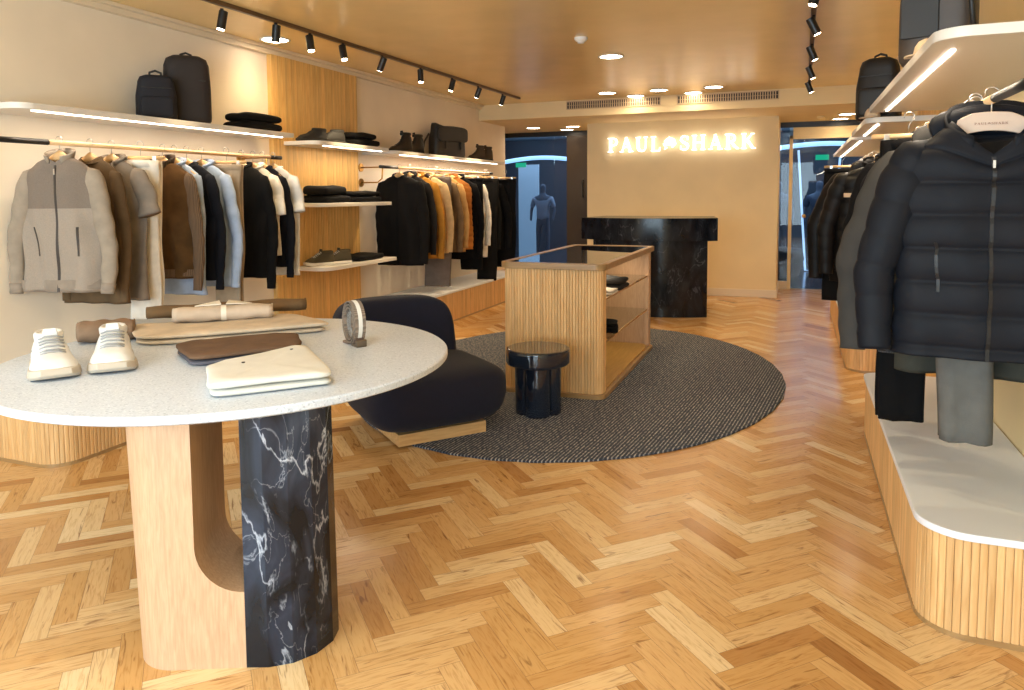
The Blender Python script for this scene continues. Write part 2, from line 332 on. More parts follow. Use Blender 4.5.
def reflected_figure(x,y,rz,top,label):  # figure modelled in place of one reflected in the glass
    r=empty('reflected_figure',(x,y,0),rz,label=label,cat='reflected_figure',group='figures standing in for glass reflections')
    def skin(name,pts,edges,rad,mat):
        me=bpy.data.meshes.new(name); me.from_pydata(pts,edges,[]); me.materials.append(mat); o=bpy.data.objects.new(name,me); C.objects.link(o); o.parent=r
        sk=o.modifiers.new('k','SKIN'); sk.use_smooth_shade=True
        for v,q in zip(me.skin_vertices[0].data,rad): v.radius=(q,q*.8); 
        me.skin_vertices[0].data[0].use_root=True
        s=o.modifiers.new('s','SUBSURF'); s.levels=1; s.render_levels=1
        return o
    pts=[(0,0,.95),(0,0,1.2),(0,0,1.42),(0,0,1.52),(0,0,1.62),(0,0,1.74),(-.19,0,1.42),(-.27,.0,1.15),(-.25,-.1,.92),(.19,0,1.42),(.27,0,1.15),(.25,-.1,.92),(-.1,0,.88),(-.11,0,.48),(-.12,0,.08),(.1,0,.88),(.11,0,.48),(.12,0,.08),(-.12,-.12,.04),(.12,-.12,.04)]
    ed=[(0,1),(1,2),(2,3),(3,4),(4,5),(2,6),(6,7),(7,8),(2,9),(9,10),(10,11),(0,12),(12,13),(13,14),(0,15),(15,16),(16,17),(14,18),(17,19)]
    rd=[.13,.12,.13,.055,.085,.07,.06,.045,.035,.06,.045,.035,.09,.065,.045,.09,.065,.045,.04,.04]
    skin('body',pts,ed,rd,plain('figure_grey',(120,130,145),.5))
    skin('shirt',[(0,0,.9),(0,0,1.2),(0,0,1.41),(-.19,0,1.41),(-.26,0,1.2),(.19,0,1.41),(.26,0,1.2)],[(0,1),(1,2),(2,3),(3,4),(2,5),(5,6)],[.17,.155,.15,.085,.075,.085,.075],top)
pale=plain('pale_cotton',(200,210,225),.8)
reflected_figure(-5.2,15.3,0,pale,'pale figure in white top, standing in for a dark glass reflection left of logo wall')
reflected_figure(-.33,15.8,.3,plain('grey_wool',(120,130,145),.9),'grey dressed figure standing in for a reflection in the narrow glass pane beside the logo wall')
reflected_figure(.42,15.6,-.2,plain('slate_wool',(90,100,118),.9),'slate dressed figure standing in for a reflection in the glass door behind the coats')
tag(MB().lathe([(.05,0),(.42,.02),(.5,.32),(.47,.5),(.44,.5),(.44,.45),(0,.45)],28).build('planter_tub',plain('slate_tub',(64,68,78),.5),smooth=True,loc=(-.35,14.0,0)),'round slate grey tub standing beyond the narrow glass pane','tub')
# fluted wall panels
MBp=MB(); flutes(MBp,[(XL+.045,6.64),(XL+.045,5.30)][::-1],0,2.74,.027,.0035,.0012); MBp.box(XL,XL+.042,5.30,6.64,0,2.74,.5)
# outside must face +x : path direction -> right normal = (t.y,-t.x): travelling +y gives normal +x
tag(MBp.build('wall_panel',M['flute2']),'tall fluted golden oak wall panel carrying the three short white shelves','wall panel')
MBp=MB(); flutes(MBp,[(XR-.045,6.64),(XR-.045,5.30)],0,2.74,.027,.0035,.0012); MBp.box(XR-.042,XR,5.30,6.64,0,2.74,.5)
tag(MBp.build('wall_panel',M['flute2']),'fluted golden oak wall panel behind the dark coats, between the two far platforms','wall panel')
# ---------------------------------------------------------------- platforms
def platform(xw,xf,y0,y1,label,near_r=.16,grp='display platforms along the walls'):
    r=empty('display_platform',((xw+xf)/2,(y0+y1)/2,0),0,label=label,cat='platform',group=grp)
    ox,oy=(xw+xf)/2,(y0+y1)/2
    left=xf>xw
    n=10; 
    def plan(off,r0):
        if left: return rrect(xw,xf-off,y0+off,y1-off,(0,r0,r0*.6,0),n)
        return rrect(xf+off,xw,y0+off,y1-off,(r0,0,0,r0*.6),n)
    P=plan(.022,near_r-.02)
    # outline path for battens : from wall round the front to the wall
    if left: path=P[0:]+[]   # starts at wall/near corner, ends wall/far
    else:
        k=n+1; path=P[k:]+P[:k]; path=path  # starts wall near .. goes wrong way round, fix below
    if left: seq=P
    else:
        # P order: (x0y0 rounded)...(x1y0) (x1y1) (x0y1 rounded) ; want wall(x1,y1)->x0y1->x0y0->x1y0
        seq=P[n+2:]+P[:n+2]
    seqv=[(x-ox,y-oy) for x,y in seq]
    mb=MB(); flutes(mb,seqv,.02,.345,.024,.004,.0016,flat=True)
    mb.prism([(x-ox,y-oy) for x,y in plan(.03,near_r-.02)],.02,.345,.45)
    mb.build('fluted_front',M['flute'],r)
    MB().prism([(x-ox,y-oy) for x,y in plan(.016,near_r)],0,.02).build('plinth',M['bronze'],r)
    MB().prism([(x-ox,y-oy) for x,y in plan(.008,near_r)],.346,.372).build('top',M['platform'],r,bevel=.004)
    return r
platform(XL+.006,-3.75,2.74,5.26,'fluted oak wall platform under the beige and brown garments, beside the round table')
platform(XL+.006,-3.75,6.7,10.1,'fluted oak wall platform below the black and mustard garments, behind the lounge chair')
platform(XR-.006,.402,2.715,5.05,'fluted oak platform with pale top under the big navy puffer jacket')
platform(XR-.006,.40,6.62,10.0,'smaller looking fluted oak platform under the far black coats by the glass door')
# ---------------------------------------------------------------- shelves
def shelf(xw,xf,y0,y1,z,label,led=None,rr=.1,grp='white wall shelves'):
    ox,oy=(xw+xf)/2,(y0+y1)/2
    r=empty('wall_shelf',(ox,oy,z),0,label=label,cat='shelf',group=grp)
    P=rrect(xw,xf,y0,y1,(0,rr,.02,0)) if xf>xw else rrect(xf,xw,y0,y1,(rr,0,0,.02))
    MB().prism([(x-ox,y-oy) for x,y in P],0,.035).build('board',M['shelf'],r,bevel=.003)
    if led:
        a,b=led; xs=xf-.06 if xf>xw else xf+.085
        MB().box(xs-.007-ox,xs+.007-ox,a-oy,b-oy,-.006,.002).build('led_strip',M['led'],r)
    return r
shelf(XL,-3.95,2.78,5.14,1.992,'long white shelf holding two backpacks and folded dark clothes',(2.9,5.05))
shelf(XL,-3.95,5.44,6.68,1.957,'short upper shelf on the fluted panel with dark shoes and folded black clothes',(5.62,6.62),.10)
shelf(XL,-3.95,5.52,6.72,1.40,'short middle shelf on the fluted panel with folded black jumpers',None,.10)
shelf(XL,-3.95,5.54,6.80,.815,'short lowest shelf on the fluted panel holding a pair of sneakers',None,.12)
shelf(XL,-3.95,6.78,9.9,1.94,'long white shelf holding two pairs of boots and a black bag',(7.0,9.75))
shelf(XR,.41,2.72,5.08,1.99,'thick white shelf above the navy puffer jacket, holding the large leather backpack',(2.95,4.95),.1)
shelf(XR,.41,5.32,6.62,1.95,'white shelf on the coat wall holding the rounded black leather backpack',(5.45,6.5),.12)
shelf(XR,.41,6.68,9.82,1.93,'farthest white shelf above the black coats by the glass door',(6.8,9.7))
# ---------------------------------------------------------------- rails
def rail(x,xw,y0,y1,z,g0,g1,label,br):
    r=empty('clothes_rail',(x,(y0+y1)/2,z),0,label=label,cat='clothes rail',group='oak clothes rails'); oy=(y0+y1)/2
    MB().tube([(0,y0+g0-oy,0),(0,y1-g1-oy,0)],.015,14).build('bar',M['oaky'],r,smooth=True)
    MB().tube([(0,y0-oy,0),(0,y0+g0-oy,0)],[.0165,.0165],14).build('grip',M['grip'],r,smooth=True)
    MB().tube([(0,y1-g1-oy,0),(0,y1-oy,0)],.0165,14).build('grip',M['grip'],r,smooth=True)
    for yb in br:
        b=MB().tube([(xw-x+(-.0 if xw<x else 0),yb-oy,0),((xw-x)*.5,yb-oy,0),(0,yb-oy,0)],.008,8).tube([(xw-x,yb-oy,-.16),((xw-x)*.35,yb-oy,-.16),((xw-x)*.18,yb-oy,-.12),((xw-x)*.15,yb-oy,0)],.008,8).build('bracket',M['brass'],r,smooth=True)
        for dz in (0,-.16):
            s=1 if xw<x else -1
            w=MB().tube([(xw-x+.001*s,yb-oy,dz),(xw-x+.012*s,yb-oy,dz)],.045,20).build('wall_disc',M['brass'],b)
rail(-4.03,XL,2.5,5.05,1.82,.5,.14,'oak rail holding the beige, brown and blue garments',[2.6,4.93])
rail(-4.03,XL,6.62,9.62,1.80,.35,.12,'oak rail holding the black, mustard and cream garments beyond the shelves',[6.75,9.45])
rail(.62,XR,2.3,5.0,1.815,.62,.1,'oak rail holding the big navy puffer jacket, black grip on its end',[2.4,4.9])
rail(.62,XR,6.62,9.6,1.80,.25,.12,'oak rail holding the far black coats near the glass door',[6.7,9.45])
# ================================================================ GARMENTS
def hanger(x,y,z,yaw,label,wide=.175,mat=None,clips=False,felt=False,th=.012):
    r=empty('coat_hanger',(x,y,z),yaw,label=label,cat='hanger',group='hangers on the rails')
    P=[]
    # hook over the rail
    for k in range(11):
        a=math.radians(-50+k*23); P.append((.0+.021*math.cos(a)*1.0,0,.0+.021*math.sin(a)))
    P=P[::-1]; pts=[p for p in P][::-1]; pts=[(-.02,0,-.006)]+[(.021*math.cos(math.radians(t)),0,.021*math.sin(math.radians(t))) for t in range(170,-60,-20)]+[(0,0,-.035),(0,0,-.075)]
    MB().tube(pts,.0022,6).build('hook',M['steel'],r,smooth=True)
    mb=MB()
    if clips:
        mb.tube([(-.15,0,-.085),(.15,0,-.085)],.011,10).build('bar',mat or M['hanger'],r,smooth=True)
        for s in(-1,1): MB().box(s*.09-.012,s*.09+.012,-.012,.012,-.125,-.075).build('clip',M['steel'],r,bevel=.002)
    elif felt:
        P=[]
        for i in range(21):
            t=-1+2*i/20; P.append((t*.098,-.062-.010*t*t-.036*max(0,abs(t)-.55)**1.2))
        for i in range(21):
            t=1-2*i/20; P.append((t*.112,-.150+.024*(1-t*t)))
        rings=[[(x_*k_,y_,-.105+(z_+.105)*k_) for x_,z_ in P] for y_,k_ in((-.010,.96),(-.006,1),(.006,1),(.010,.96))]
        mb.loft(rings).build('arms',mat,r,smooth=False,bevel=.002)
        MB().tube([(-.17,0,-.185),(-.10,0,-.125),(0,0,-.105),(.10,0,-.125),(.17,0,-.185)],.006,8).build('arm_core',M['hanger'],r,smooth=True)
    else:
        rings=[]; n=18
        for i in range(n+1):
            t=-1+2*i/n; xx=t*wide; zz=-.080-.105*abs(t)**1.1; h=.008+(.022 if not felt else .036)*(1-abs(t))**.8; d=th
            rings.append([(xx,d*math.cos(q),zz-h*.3+h*math.sin(q)) for q in [2*PI*k/10 for k in range(10)]])
        mb.loft(rings).build('arms',mat or M['hanger'],r,smooth=True)
    return r
def interp(T,s):
    for (a,x),(b,y) in zip(T[:-1],T[1:]):
        if s<=b: 
            t=(s-a)/(b-a); t=t*t*(3-2*t)*.5+t*.5; return x+(y-x)*t
    return T[-1][1]
def garment(name,x,y,z,yaw,label,cat,mat,length=.62,hw=.225,hd=.055,sleeve='long',sl=.60,splay=.06,sr=.062,smat=None,collar='stand',cmat=None,
            puff=0,hem=None,zipm=None,pockets=0,pmat=None,group=None,cuff=None,fold=.017,neck=.062,dip=.042,ws=0,placket=None,quilt=.115,dens=1,badge=False,lin_m=None,arm=1.0,hood=None):
    r=empty(name,(x,y,z),yaw,label=label,cat=cat,group=group)
    z0=-.088; ph=R.random()*6; NN=int(40*dens)
    prof=[(0,neck),(.012,neck+.010),(.05,hw*.60),(.10,hw*.86),(.15,hw*.96),(.22,hw),(length*.6,hw*1.0),(length,hw*1.04)]
    dprof=[(0,hd*.75),(.05,hd*.8),(.12,hd),(length*.5,hd*1.08),(length,hd*1.0)]
    def pf(s): 
        if not puff: return 1.0
        return 1+puff*(abs(math.sin(PI*(s+.02)/quilt))**.4-.6)
    def surf(q,s,off=0):
        w=interp(prof,s); d=interp(dprof,s); k=pf(s)
        c,sn=math.cos(q),math.sin(q); e=.72
        px=(w*(1+(k-1)*.25)+off)*math.copysign(abs(c)**e,c); py=(d*k+off)*math.copysign(abs(sn)**.9,sn)
        t=min(1,s/.4)
        py+=fold*t*math.sin(px*34+ph+1.3*math.sin(s*5+ph))*(1 if sn<0 else .6)+.35*fold*math.sin(s*19+px*21+ph)*t
        px+=.3*fold*math.sin(s*11+ph)*t
        fr=max(0,-sn); return (px,py,z0-s-dip*fr**1.5*max(0,1-s/(.10+dip))*max(0,1-abs(px)/(neck*1.45)))
    nr=int((length/.02 if not puff else length/.0115)*dens)+6
    ss=[length*(i/nr) for i in range(nr+1)]; ss=[0,.006,.012,.02,.03,.045]+[v for v in ss if v>.05]
    rings=[[surf(2*PI*k/NN,s) for k in range(NN)] for s in ss]
    # inner return at neck and hem gives the cloth a rim
    inn=[(p[0]*.86,p[1]*.86,p[2]-.05) for p in rings[0]]; bot=[(p[0]*.9,p[1]*.7,p[2]+.012) for p in rings[-1]]
    mb=MB(); mb.loft([inn]+rings+[bot]); body=mb.build('body',mat,r,smooth=True)
    if lin_m: pass
    if hem:
        hh,hm=hem; mb=MB(); q2=[length-hh*.02,length+hh*.5,length+hh]
        mb.loft([[ (p[0]*f,p[1]*f,p[2]) for p in [ (lambda a:(surf(a,length)[0],surf(a,length)[1],z0-qs))(2*PI*k/NN) for k in range(NN)]] for qs,f in((length-hh,1.03),(length-hh*.4,1.03),(length+.004,.98))],(0,1)).build('hem_rib',hm,r,smooth=True)
    if sleeve:
        SL=sl*arm
        for sd in(-1,1):
            n=int((SL/.018 if not puff else SL/.0115)*dens)+4; pts=[];rad=[]
            for i in range(n+1):
                t=i/n; s=t*SL
                sp_=splay if sd!=ws else min(splay,-.015)
                xx=hw*.80+ (hw*.12+sp_)*(min(1,s/.42))**.8-.02*max(0,t-.6)
                zz=z0-.128-s*.97
                yy=-.004-.035*t*t+.006*math.sin(t*9+ph)
                rr=sr*(1.04-.40*t)*(.84+.16*min(1,t/.12))
                if sleeve=='short': rr=sr*(.86+.12*t)
                if puff: rr*=1+puff*.5*(abs(math.sin(PI*(s+.07)/quilt))**.4-.6)
                else: rr*=1+.05*math.sin(s*46+ph*sd)+.04*math.sin(s*23+sd)
                pts.append((sd*xx,yy,zz)); rad.append(rr)
            pts.insert(0,(sd*hw*.62,0,z0-.096)); rad.insert(0,sr*.5)
            m2=MB().tube(pts,rad,int(18*dens) if dens>=1 else 12,flat=(.72 if sleeve!='short' else .55) if not puff else .8)
            so=m2.build('sleeve',smat or mat,r,smooth=True)
            if cuff:
                e=Vector(pts[-1]); e0=Vector(pts[-3]); dd=(e-e0).normalized()
                MB().tube([e-dd*.055,e-dd*.03,e+dd*.006],[rad[-1]*1.08,rad[-1]*1.02,rad[-1]*.95],18,flat=.74).build('cuff',cuff,so,smooth=True)
    if collar:
        cm=cmat or mat; mb=MB(); n=26
        hgt={'stand':.055,'shirt':.038,'crew':.014,'hood':.08,'lapel':.035}[collar]
        a0=math.radians(-90+(26 if collar!='crew' else 0)); a1=math.radians(270-(26 if collar!='crew' else 0))
        rings=[]
        for i in range(n+1):
            a=a0+(a1-a0)*i/n; c,s_=math.cos(a),math.sin(a); w,d=neck+.014,hd*.75+.008
            back=.5-.5*s_  # 1 at front, 0 at back
            hz=hgt*(1-.25*back) 
            flare=.012 if collar!='shirt' else .018
            x1,y1=w*c,d*s_; zb=z0-.014-dip*back**1.3
            x2,y2=(w+flare)*c,(d+flare)*s_
            t=.006 if collar!='hood' else .016
            rings.append([(x1*1.03,y1*1.03,zb),(x2,y2,zb+hz*.8),(x2*.97,y2*.97,zb+hz+t*.5),(x2*.9,y2*.86,zb+hz*.8),(x1*.88,y1*.84,zb)])
        mb.loft(rings); mb.build('collar',cm,r,smooth=True)
    if hood:
        rings=[]; 
        for i in range(13):
            t=i/12; a=PI*t; cx=.165*math.cos(a)*(1+.1*math.sin(a)); zz=z0-.055+.06*math.sin(a); yy=.03+.045*math.sin(a)
            rr=.026+.030*math.sin(a)
            rings.append([(cx+rr*.6*math.cos(q)*math.cos(a),yy+rr*math.sin(q),zz+rr*math.cos(q)) for q in[2*PI*k/12 for k in range(12)]])
        MB().loft(rings).build('hood',hood,r,smooth=True)
    def strip(x0,x1,s0,s1,off,m,nm,slant=0,par=r):
        mb=MB(); k=max(4,int((s1-s0)/.02)); V=[];
        for i in range(k+1):
            s=s0+(s1-s0)*i/k; sh=slant*(i/k)
            row=[]
            for xx in(x0+sh,x1+sh):
                w=interp(prof,s); c=max(-.999,min(.999,(xx)/w)); q=-math.acos(math.copysign(abs(c)**(1/.72),c)); p=surf(q,s,0)
                row.append((p[0],p[1]-off,p[2]))
            row+= [(row[1][0],row[1][1]+off*1.6,row[1][2]),(row[0][0],row[0][1]+off*1.6,row[0][2])]
            V.append(row)
        return mb.loft(V).build(nm,m,par)
    if zipm:
        zo=strip(-.006,.006,.03,length+ .0,.004,zipm,'zip')
        a=surf(-PI/2,.075); MB().box(-.004,.004,a[1]-.012,a[1]-.006,a[2]-.022,a[2]+.012).build('zip_pull',M['steel'],zo)
    if placket:
        strip(-.016,.016,.02,length-.005,.003,placket,'placket')
    if pockets:
        for sd in(-1,1): strip(sd*hw*.58-.005,sd*hw*.58+.005,pockets,pockets+.17,.0035,pmat or M['black'],'pocket',slant=-sd*.01)
    r['_']=0; del r['_']
    return r,surf,z0
def trousers(x,y,z,yaw,label,mat,hw=.10,length=1.02,hd=.022,taper=.8,group=None):
    r=empty('trousers',(x,y,z),yaw,label=label,cat='trousers',group=group); ph=R.random()*6
    for sd in(-1,1):
        rings=[]
        for i in range(26):
            t=i/25; w=hw*(1-(1-taper)*t); d=hd*(1-.15*t)
            rings.append([(w*math.copysign(abs(math.cos(q))**.75,math.cos(q))+.007*math.sin(t*9+ph),sd*hd*.95+d*math.sin(q)*(1-.35*math.exp(-(math.cos(q)/.18)**2))+.004*math.sin(t*17+ph+sd)+(.004+.006*t)*math.sin(6*math.cos(q)+ph+t*3),-.105-t*length) for q in[2*PI*k/20 for k in range(20)]])
        MB().loft(rings).build('leg',mat,r,smooth=True)
    MB().loft([[((hw*1.02)*math.copysign(abs(math.cos(q))**.5,math.cos(q)),hd*2.0*math.sin(q),zz) for q in[2*PI*k/20 for k in range(20)]] for zz in(-.103,-.12,-.145)]).build('waistband',mat,r,smooth=True)
    return r
exec_list=[]
G1='garments hanging on the left near rail'; G2='garments hanging on the far left rail'; G3='garments hanging on the near right rail'; G4='garments hanging on the far right rail'
c=dict(
 taupe=cloth('taupe_wool',(146,133,120)), tan=cloth('tan_knit',(152,139,124)), olive=cloth('olive_brown_wool',(96,76,54)), greige=cloth('greige_pique',(128,116,104)),
 cream=cloth('cream_cotton',(222,212,198)), suede=cloth('brown_suede',(80,56,30),.95,.25,10), ribbr=knit('brown_rib_knit',(104,82,62)), darkrib=knit('dark_brown_rib',(66,52,40)),
 navy=cloth('navy_wool',(18,19,26)), sky=cloth('sky_oxford',(158,172,196)), beige=cloth('beige_twill',(166,146,122)), black=cloth('black_wool',(13,12,13)), black2=cloth('black_cotton',(18,16,15)),
 white=cloth('white_cotton',(226,220,212)), char=cloth('charcoal_wool',(40,37,36)), mustard=cloth('mustard_wool',(168,116,44)), sand=cloth('sand_quilt',(206,176,130)), brown=cloth('brown_wool',(112,88,62)), 
 camel=cloth('camel_wool',(184,142,88)), rust=cloth('rust_quilt',(170,106,46)), puffn=cloth('navy_nylon',(20,23,31),.62,.06,20,.25,60), grey=cloth('grey_technical_nylon',(62,60,58),.7,.08,12,.3,200), greyc=cloth('grey_corduroy',(98,97,94)),
 olive2=cloth('dark_olive_cotton',(58,58,52)), knitg=knit('charcoal_rib_cuff',(70,70,74)), puffb=cloth('black_nylon',(17,15,15),.5,.08,20,.25,60), steelb=cloth('slate_flannel',(66,70,78)), cordb=cloth('dusty_taupe',(110,98,90)),
)
def twotone():
    m,nt,b=newmat('two_tone_taupe'); tc=nt.nodes.new('ShaderNodeTexCoord'); sx=nt.nodes.new('ShaderNodeSeparateXYZ'); L(nt,tc.outputs['Object'],sx.inputs[0])
    g=nt.nodes.new('ShaderNodeMath'); g.operation='GREATER_THAN'; g.inputs[1].default_value=-.40; L(nt,sx.outputs[2],g.inputs[0])
    n=N(nt,'ShaderNodeTexNoise'); n.inputs['Scale'].default_value=220; L(nt,tc.outputs['Object'],n.inputs['Vector'])
    mx=nt.nodes.new('ShaderNodeMix'); mx.data_type='RGBA'; L(nt,g.outputs[0],mx.inputs[0]); mx.inputs[6].default_value=lin((156,143,130)); mx.inputs[7].default_value=lin((124,111,100))
    r=ramp(nt,[(.3,(.85,.85,.85,1)),(.7,(1.05,1.05,1.05,1))],n.outputs[0]); m2=nt.nodes.new('ShaderNodeMix'); m2.data_type='RGBA'; m2.blend_type='MULTIPLY'; m2.inputs[0].default_value=1
    L(nt,mx.outputs[2],m2.inputs[6]); L(nt,r.outputs[0],m2.inputs[7]); L(nt,m2.outputs[2],b.inputs['Base Color']); b.inputs['Roughness'].default_value=.9
    return m
TT=twotone()
D=math.radians
def hg(x,y,z,yaw,lab,**k): hanger(x,y,z,yaw,lab,**k)
X1=-4.03; Z1=1.838
def put(kind,y,x=X1,z=Z1,yaw=0,hlab='',hk={},**k):
    if hlab: hanger(x,y,z,D(yaw),hlab,**hk)
    if kind=='t': return trousers(x,y,z,D(yaw),**k)
    return garment(kind,x,y,z,D(yaw),**k)
# ---- near left rail
r,_,_=put('jacket',3.07,yaw=18,hlab='wooden hanger inside the two-tone taupe zip jacket',label='two-tone taupe zip jacket facing the room, first on the rail',cat='jacket',mat=TT,smat=c['tan'],cmat=c['tan'],length=.80,hw=.235,splay=.07,sl=.70,zipm=plain('dark_zip',(60,50,44),.6),pockets=.42,pmat=plain('pocket_edge',(56,48,42),.6),hem=(.07,c['taupe']),cuff=c['taupe'],group=G1,collar='stand',hd=.06)
put('cardigan',3.27,yaw=10,hlab='wooden hanger in the olive brown cardigan',ws=-1,label='olive brown cardigan hanging just behind the two-tone taupe jacket',cat='cardigan',mat=c['olive'],length=0.90,hw=.22,hd=.035,splay=.03,sr=.045,collar='crew',group=G1,sl=0.78)
put('polo_shirt',3.42,yaw=14,hlab='wooden hanger in the greige short-sleeved polo shirt',ws=-1,label='greige short-sleeved polo shirt before the cream trousers',cat='shirt',mat=c['greige'],length=0.90,hw=.215,hd=.04,sleeve='short',sl=.24,splay=.14,sr=.075,collar='shirt',group=G1)
put('t',3.55,yaw=22,hlab='clip hanger holding the cream trousers',hk=dict(clips=True),label='cream trousers clipped between the greige polo shirt and suede bomber',mat=c['cream'],hw=.12,group=G1,x=-3.93)
put('bomber_jacket',3.82,yaw=10,hlab='wooden hanger inside the brown suede bomber jacket',ws=-1,label='brown suede bomber jacket with ribbed knit sleeves',cat='jacket',mat=c['suede'],smat=c['ribbr'],length=0.80,hw=.23,hd=.06,splay=.05,sl=0.78,sr=.05,hem=(.06,c['ribbr']),collar='stand',cmat=c['darkrib'],group=G1,placket=c['suede'])
put('shirt',3.92,yaw=8,hlab='wooden hanger in the pale blue shirt behind the suede bomber',ws=-1,label='pale blue shirt whose hem shows below the brown suede bomber',cat='shirt',mat=c['sky'],length=0.93,hw=.22,hd=.028,splay=.0,sr=.04,collar='shirt',group=G1,sl=0.60)
put('sweater',4.03,yaw=12,hlab='wooden hanger inside the navy sweater',ws=-1,label='navy sweater between the suede bomber and light blue shirt',cat='sweater',mat=c['navy'],length=0.84,hw=.225,hd=.04,splay=.045,sr=.045,sl=0.80,collar='crew',group=G1)
put('shirt',4.17,yaw=12,hlab='wooden hanger inside the light blue long-sleeved shirt',ws=-1,label='light blue long-sleeved shirt between the navy sweater and beige trousers',cat='shirt',mat=c['sky'],length=0.90,hw=.225,hd=.042,splay=.06,sr=.052,sl=0.80,collar='shirt',group=G1)
put('t',4.30,yaw=16,hlab='clip hanger holding the beige trousers',hk=dict(clips=True),label='beige trousers clipped beside the light blue shirt and black jacket',mat=c['beige'],hw=.12,group=G1,length=1.04,x=-3.92)
put('jacket',4.58,yaw=10,hlab='wooden hanger inside the black button jacket',ws=-1,label='black soft jacket at the end of the rail nearest the fluted panel',cat='jacket',mat=c['black'],length=0.88,hw=.23,hd=.06,splay=.04,sr=.055,sl=0.86,collar='lapel',group=G1,placket=c['black2'])
put('polo_shirt',4.71,yaw=12,hlab='wooden hanger in the cream short-sleeved polo shirt',ws=-1,label='cream short-sleeved polo shirt between two black garments',cat='shirt',mat=c['cream'],length=0.72,hw=.215,hd=.035,sleeve='short',sl=.28,splay=.06,sr=.062,collar='shirt',group=G1)
put('coat',4.82,yaw=12,hlab='wooden hanger in the slim black cardigan',ws=-1,label='slim black cardigan hanging beside the white t-shirt',cat='cardigan',mat=c['navy'],length=0.82,hw=.215,hd=.035,splay=.04,sr=.045,sl=0.80,collar='crew',group=G1)
put('t_shirt',4.95,yaw=10,hlab='wooden hanger in the white t-shirt at the rail end',ws=-1,label='white t-shirt, last on the rail beside the fluted panel',cat='shirt',mat=c['white'],length=0.90,hw=.215,hd=.04,sleeve='short',sl=.26,splay=.08,sr=.062,collar='crew',group=G1)
# ---- far left rail
Z2=1.818
put('coat',7.02,z=Z2,yaw=6,hlab='wooden hanger inside the black wool coat',ws=-1,label='broad black wool coat, first on the rail past the shelves',cat='coat',mat=c['black2'],length=0.99,hw=.26,hd=.075,splay=.05,sr=.07,sl=0.87,collar='lapel',placket=c['black'],group=G2)
put('jacket',7.24,z=Z2,yaw=10,hlab='wooden hanger inside the charcoal jacket',ws=-1,label='charcoal jacket squeezed behind the broad black wool coat',cat='jacket',mat=c['char'],length=0.87,hw=.25,hd=.04,splay=.05,sr=.05,sl=0.79,collar='stand',group=G2)
put('jacket',7.42,z=Z2,yaw=12,hlab='wooden hanger inside the mustard jacket',ws=-1,label='mustard wool jacket with long sleeves beside the cream quilted jacket',cat='jacket',mat=c['mustard'],length=0.95,hw=.24,hd=.045,splay=.06,sr=.055,sl=0.85,collar='stand',group=G2)
put('quilted_jacket',7.66,z=Z2,yaw=14,hlab='dark wooden hanger inside the cream quilted jacket',hk=dict(mat=plain('dark_beech',(70,52,40),.4)),ws=-1,label='cream quilted jacket with narrow horizontal channels',cat='jacket',mat=c['sand'],length=0.91,hw=.24,hd=.055,splay=.05,sr=.055,sl=0.79,collar='stand',puff=.12,quilt=.06,group=G2)
put('t',7.80,z=Z2,yaw=10,hlab='clip hanger holding the taupe grey trousers',hk=dict(clips=True),label='taupe grey trousers hanging lowest, beneath the cream quilted jacket',mat=c['cordb'],hw=.17,length=1.30,group=G2,x=-3.98,taper=.9)
put('jacket',7.92,z=Z2,yaw=14,hlab='wooden hanger inside the brown wool jacket',ws=-1,label='brown wool jacket behind the cream quilted jacket',cat='jacket',mat=c['brown'],length=0.91,hw=.24,hd=.045,splay=.06,sr=.055,sl=0.81,collar='stand',group=G2)
put('sweater',8.12,z=Z2,yaw=14,hlab='wooden hanger inside the camel sweater',ws=-1,label='camel sweater between the brown jacket and rust gilet',cat='sweater',mat=c['camel'],length=0.93,hw=.235,hd=.04,splay=.05,sr=.05,sl=0.77,collar='crew',group=G2)
put('gilet',8.30,z=Z2,yaw=14,hlab='wooden hanger inside the rust quilted gilet',ws=-1,label='rust quilted gilet without sleeves beside the black jacket',cat='gilet',mat=c['rust'],length=0.91,hw=.26,hd=.055,sleeve=None,collar='stand',puff=.15,quilt=.07,group=G2)
put('jacket',8.50,z=Z2,yaw=14,hlab='wooden hanger inside the black jacket beside the rust gilet',ws=-1,label='black jacket between the rust gilet and white shirt',cat='jacket',mat=c['black'],length=1.05,hw=.25,hd=.05,splay=.06,sr=.055,sl=0.89,collar='stand',group=G2)
put('t',8.66,z=Z2,yaw=14,hlab='clip hanger with black trousers beside the rust gilet',hk=dict(clips=True),label='black trousers hanging low beside the white shirt, nearer the gilet',mat=c['black'],hw=.16,length=1.18,group=G2,x=-3.92,taper=.9)
put('shirt',8.80,z=Z2,yaw=16,hlab='white hanger inside the white shirt',ws=-1,label='white long shirt among the black garments on the far rail',cat='shirt',mat=c['white'],length=1.05,hw=.24,hd=.04,splay=.05,sr=.05,sl=0.79,collar='shirt',group=G2)
put('t',9.0,z=Z2,yaw=14,hlab='clip hanger with the longest black trousers',hk=dict(clips=True),label='longest black trousers, hanging just past the white shirt',mat=c['black2'],hw=.17,length=1.36,group=G2,x=-3.86,taper=.75)
put('coat',9.12,z=Z2,yaw=14,hlab='wooden hanger inside the black long coat',ws=-1,label='black long coat just past the white shirt',cat='coat',mat=c['black2'],length=1.03,hw=.25,hd=.055,splay=.05,sr=.055,sl=0.87,collar='lapel',group=G2)
put('jacket',9.36,z=Z2,yaw=16,hlab='pale hanger inside the far black jacket',ws=-1,label='black jacket, last on the rail beside the dark glass',cat='jacket',mat=c['black'],length=1.01,hw=.25,hd=.06,splay=.10,sr=.06,sl=0.89,collar='stand',group=G2)
